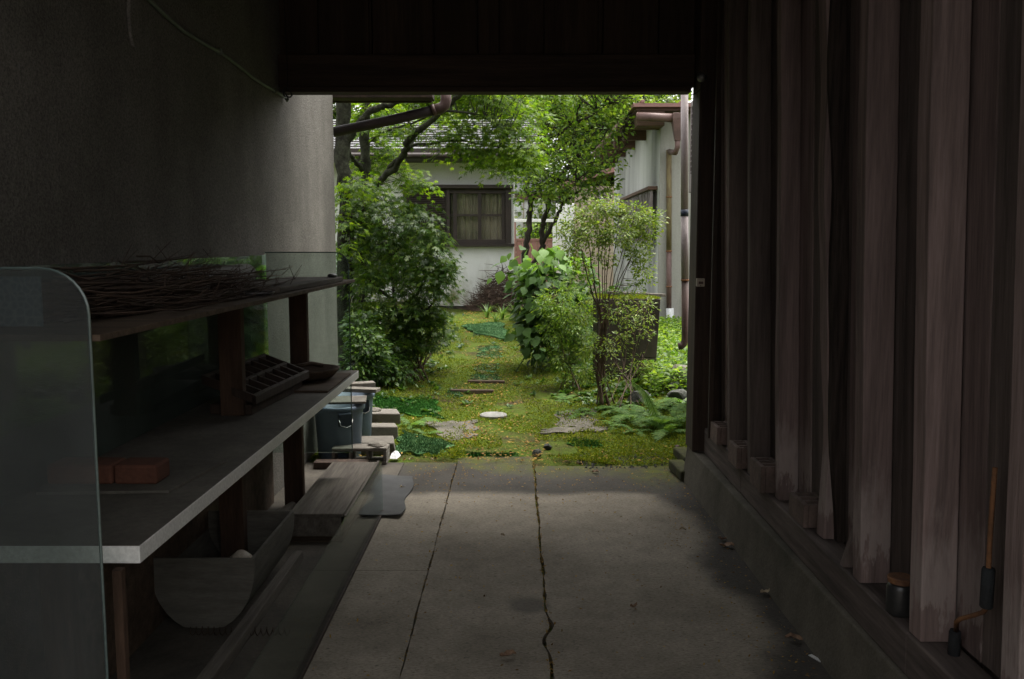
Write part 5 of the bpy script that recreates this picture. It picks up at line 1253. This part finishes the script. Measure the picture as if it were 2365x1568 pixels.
def bushes():
    specs = [('leafy_bush', 'dark leafy bush at the end of the plaster wall', (840, 880), [cl(845, 800, 8.6, 40, 50), cl(830, 840, 8.5, 26, 40), cl(880, 850, 8.7, 36, 30), cl(835, 760, 8.8, 30, 40)], T_OVAL, 'bush', .10, .055),
             ('leafy_bush', 'pale green bush under the low maple by the house wall', (900, 800), [cl(900, 770, 9.9, 50, 24), cl(950, 770, 9.9, 50, 22), cl(860, 790, 9.6, 40, 26), cl(1000, 770, 10.2, 34, 16)], T_DIA, 'globe', .09, .035),
             ('leafy_bush', 'drooping foliage skirting the left bank down to the path', (960, 780), [cl(960, 735, 9.3, 60, 24), cl(1005, 745, 9.5, 40, 20), cl(930, 780, 9.2, 50, 24), cl(985, 785, 9.3, 44, 16), cl(900, 740, 9.2, 40, 30), cl(1030, 770, 9.9, 20, 12)], T_MAPLE, 'maple_dark', .11, .042),
             ('azalea_bush', 'low fine-leaved azalea mound where the left bank meets the path', (960, 830), [cl(960, 800, 9.4, 46, 22), cl(1000, 790, 9.8, 34, 18), cl(920, 820, 9.2, 40, 20)], T_DIA, 'bush', .07, .03),
             ('leafy_bush', 'thin-stemmed bush with drooping leaves behind the dark boulder', (880, 860), [cl(890, 830, 9.0, 40, 28), cl(930, 850, 8.9, 34, 18), cl(865, 860, 8.7, 26, 20)], T_NARROW, 'bush', .09, .06),
             ('leafy_bush', 'shaded bush below the house window beside the trunks', (820, 740), [cl(820, 640, 11, 40, 60), cl(870, 740, 11, 50, 30), cl(940, 720, 11.5, 40, 14), cl(840, 560, 11, 50, 50)], T_OVAL, 'maple_dark', .13, .06)]
    for nm, lab, bp, C, T, m, sr, lf in specs:
        c0 = C[0][0]; b = Vector((c0[0], c0[1], float(zg(c0[0], c0[1])))); 
        paths = [([b+Vector((random.gauss(0, .06), random.gauss(0, .06), -.02)), b.lerp(Vector(c[0]), .5)+Vector((random.gauss(0, .05), 0, .05)), Vector(c[0])], .009, .003) for c in C for _ in range(2)]
        plant(nm, lab, 'shrub', b, paths, C, T, m, 'stem', sr, lf, 14, .6, .002, droop=.3, flat=.6, twigp=.3)
bushes()
def ferns():
    # one frond: rachis plus paired pinnae
    def frond(L, curve, seed):
        rr = random.Random(seed); m = MB(); n = 20; pts = []
        for k in range(n+1):
            t = k/n; pts.append(Vector((0, L*(t*.9), L*(.75*t-curve*t*t))))
        m.tube(pts, [.003*(1-k/(n+1))+.0006 for k in range(n+1)], 4, False)
        for k in range(3, n+1):
            t = k/n; w = L*.24*math.sin(math.pi*min(1, (t*.92+.06)))**.8
            for s in (-1, 1):
                p = pts[k]; d = Vector((s*w, w*.35, -w*.18+rr.uniform(-.01, .01))); q = (pts[k]-pts[k-1])*.42
                m.add([p-q, p+d*.5-q*.9, p+d, p+d*.5+q*.9, p+q], [(0, 1, 2, 3, 4)])
        me = bpy.data.meshes.new('frond'); me.from_pydata([tuple(v) for v in m.v], [], m.f); me.update(); me.materials.append(M['fern']); return me
    fr = [frond(.42, .55, 1), frond(.5, .7, 2), frond(.36, .8, 3)]
    specs = [(1465, 968, .75, 9, 'lacy fern spreading beside the pebbly concrete patch'), (1520, 985, .85, 9, 'tall fern whose frond leans across the foot of the wall stub'), (1555, 975, .7, 8, 'pale fern next to the end post'), (1370, 952, .5, 7, 'small fern standing at the foot of the bundled stems'), (1420, 985, .45, 7, 'little fern between the kerb strip and the concrete patch'),
             (1575, 935, .8, 9, 'fern growing on the pale stones by the end post'), (1558, 860, .9, 10, 'fern in the bright gap behind the wall stub'), (1580, 845, .9, 10, 'fern below the downpipe elbow'), (1550, 815, .9, 10, 'fern at the foot of the white pipe foot'), (1590, 800, .8, 9, 'fern against the cream wall strip'), (1570, 880, .85, 9, 'fern between the dark round stone and the pale stones'), (1540, 790, .9, 9, 'farthest fern against the shed front'), (1470, 1000, .45, 7, 'flat fern lying on the moss by the kerb strip'),
             (1500, 950, .7, 8, 'fern close beside the dark rock at the wall stub foot'), (1540, 1000, .6, 8, 'fern drooping over the moss beside the end post foot'), (1440, 955, .6, 8, 'fern between the sapling stems and the pebbly patch'), (1335, 960, .4, 7, 'small fern at the inner edge of the pebbly patch'), (1300, 925, .45, 7, 'fern in the shade under the fine-leaved shrub'), (985, 1005, .4, 7, 'fern tuft growing between the turf mats and the concrete blocks'), (955, 985, .5, 8, 'feathery fern at the corner of the large turf mat')]
    for i, (u, v, s, k, lab) in enumerate(specs):
        p = GG(u, v) if u < 1500 or v > 880 else GG(u, v)
        r = thing('fern', lab, 'fern', p, random.uniform(0, 6), 'ferns in the garden')
        for j in range(k):
            o = bpy.data.objects.new('frond', random.choice(fr)); COL.objects.link(o); o.parent = r
            q = s*random.uniform(.7, 1.15); o.scale = (q, q, q); o.location = (0, 0, -.005); o.rotation_euler = (R(random.uniform(-22, 14)), 0, 2*math.pi*j/k+random.uniform(-.3, .3))
    # the one long frond leaning in front of the stub
    p = GG(1525, 985); r = thing('fern', 'single long arching fern frond leaning before the dark wall stub', 'fern', p, 0, 'ferns in the garden')
    m = MB(); a, c = p, D(1462, 882, p.y-.15); mid = a.lerp(c, .55)+Vector((.02, 0, .05)); pts = smooth_path([a, mid, c], 10); m.tube(pts, .003, 4, False)
    n = len(pts)
    for k in range(2, n):
        t = k/n; w = .13*(1-t*.75); d0 = (pts[k]-pts[k-1])
        for s in (-1, 1):
            dv = Vector((0, s, 0)).cross(d0).normalized()*w*.5 + Vector((0, s*w*.7, -w*.5)); q = d0*.45
            m.add([pts[k]-q, pts[k]+dv*.5-q*.9, pts[k]+dv, pts[k]+dv*.5+q*.9, pts[k]+q], [(0, 1, 2, 3, 4)])
    m.build('frond', 'fern', r)
ferns()
def fern_bank():
    # leafy ground cover in the bright gap right of the wall stub
    n = 9000; u = RNG.uniform(0, 1, n); y = 8.3+RNG.uniform(0, 1, n)*4.2; x = 1.25+RNG.uniform(0, 1, n)*.85 + (y-8.3)*.06
    pos = np.stack([x, y, zg(x, y)+RNG.uniform(.01, .22, n)], -1)
    V, F = scatter(*T_OVAL, pos, rdir(n)*np.array([1, 1, .3])+np.array([0, -.1, .2]), np.array([0, 0, 1.])+.5*rdir(n), RNG.uniform(.03, .075, n))
    tag(stuff(finish('ground_leaves', arrmesh('ground_leaves', V, F), 'plum')), 'bright low foliage filling the gap between the wall stub and the shed', 'ground cover')
fern_bank()
def brush_pile():
    b = GG(1150, 716); b.y = min(b.y, 16.9); r = thing('brush_pile', 'heap of cut brown twigs piled against the white house wall', 'brush pile', (b.x, b.y, float(zg(b.x, b.y))))
    m = MB(); rr = random.Random(4); c = Vector(r.location); 
    for k in range(1500):
        a = rr.uniform(0, 6.28); q = rr.random()**.5; hh = (1-q**1.6)*.80*rr.random()**.6
        p = c+Vector((q*.52*math.cos(a)+.14*hh, q*.42*math.sin(a), .01+hh)); L = rr.uniform(.10, .38)
        d = Vector((rr.gauss(0, 1), rr.gauss(0, .6), rr.gauss(.05, .45))).normalized()*L
        e = p+d; e.z = max(e.z, c.z+.005); mid = p.lerp(e, .5)+Vector((rr.gauss(0, .02), rr.gauss(0, .02), rr.gauss(0, .02)))
        t = rr.uniform(.003, .008); m.tube([p, mid, e], [t, t*.8, t*.4], 4, False)
    stuff(m.build('twig_heap', 'twig', r))
brush_pile()
def grass_clumps():
    for i, (u, v, k, s, lab) in enumerate([(1125, 735, 26, .34, 'arching grass clump at the foot of the brush pile'), (1160, 738, 30, .36, 'second grass clump from the brush pile towards the crooked trunk'), (1195, 742, 26, .40, 'grass clump at the base of the crooked trunk'), (1145, 745, 20, .26, 'short grass tuft beside the bright folded turf mat'), (1215, 735, 24, .5, 'long bladed clump leaning under the hydrangea')]):
        p = GG(u, v); r = thing('grass_clump', lab, 'grass', p, group='grass clumps by the brush pile'); m = MB(); rr = random.Random(i)
        for j in range(k):
            a = rr.uniform(0, 6.28); L = s*rr.uniform(.6, 1.2); d = Vector((math.cos(a), math.sin(a), 0)); w = Vector((-d.y, d.x, 0))*.007
            pts = [p+d*(.02+L*.55*t*t)+Vector((0, 0, L*(t-.35*t*t))) for t in (0, .35, .7, 1)]
            V = []; 
            for q, pt in enumerate(pts): ww = w*(1, .9, .6, .08)[q]; V += [pt-ww, pt+ww]
            m.add(V, [(0, 1, 3, 2), (2, 3, 5, 4), (4, 5, 7, 6)])
        m.build('blades', 'grassblade', r)
grass_clumps()
def far_trees():
    specs = [(-7.5, 27, 7.5, 'far leafy tree behind the slate roof at its far end'), (-3.6, 28, 8.2, 'tall far tree rising behind the middle of the slate roof'), (.2, 31, 8.5, 'far pale green tree above the bright white building'), (3.6, 29, 8., 'far tree behind the beige outbuilding'), (6.8, 25, 7.2, 'dark far tree rising behind the shed roof'), (1.9, 26.5, 7., 'far tree between the bright white building and the outbuilding'), (-11, 24, 7., 'far tree beyond the hidden end of the house')]
    for i, (x, y, h, lab) in enumerate(specs):
        b = Vector((x, y, .3)); rr = random.Random(i)
        C = []
        for k in range(17):
            a = rr.uniform(0, 6.28); q = rr.uniform(.3, 2.3); C.append(((x+q*math.cos(a), y+q*math.sin(a)*.8, rr.uniform(1.6, h)), (rr.uniform(.9, 1.4), rr.uniform(.8, 1.2), rr.uniform(.6, .95))))
        paths = [([b-Vector((0, 0, .1)), b+Vector((.1, 0, h*.4)), b+Vector((-.2, .1, h*.75))], .18, .06)] + [([b+Vector((0, 0, h*rr.uniform(.3, .6))), Vector(c[0])], .06, .02) for c in C[:6]]
        plant('far_tree', lab, 'tree', b, paths, C, T_OVAL, 'farleaf', 'bark_tree', .45, .17, 14, .42, .015, group='trees beyond the house', droop=.1, flat=.8, twigp=.2)
    # sprig visible through the gate opening
    b = Vector((D(1230, 0, 23).x, 23, .3)); C = [cl(1205, 535, 23, 26, 12), cl(1240, 528, 23, 30, 12), cl(1225, 560, 23, 40, 20), cl(1265, 535, 23.2, 24, 18)]
    plant('far_shrub', 'bright shrub seen through the open top of the gate', 'shrub', b, [([b, Vector(c[0])], .03, .01) for c in C], C, T_OVAL, 'plum', 'bark_tree', .2, .09, 12, .5, .006)
far_trees()
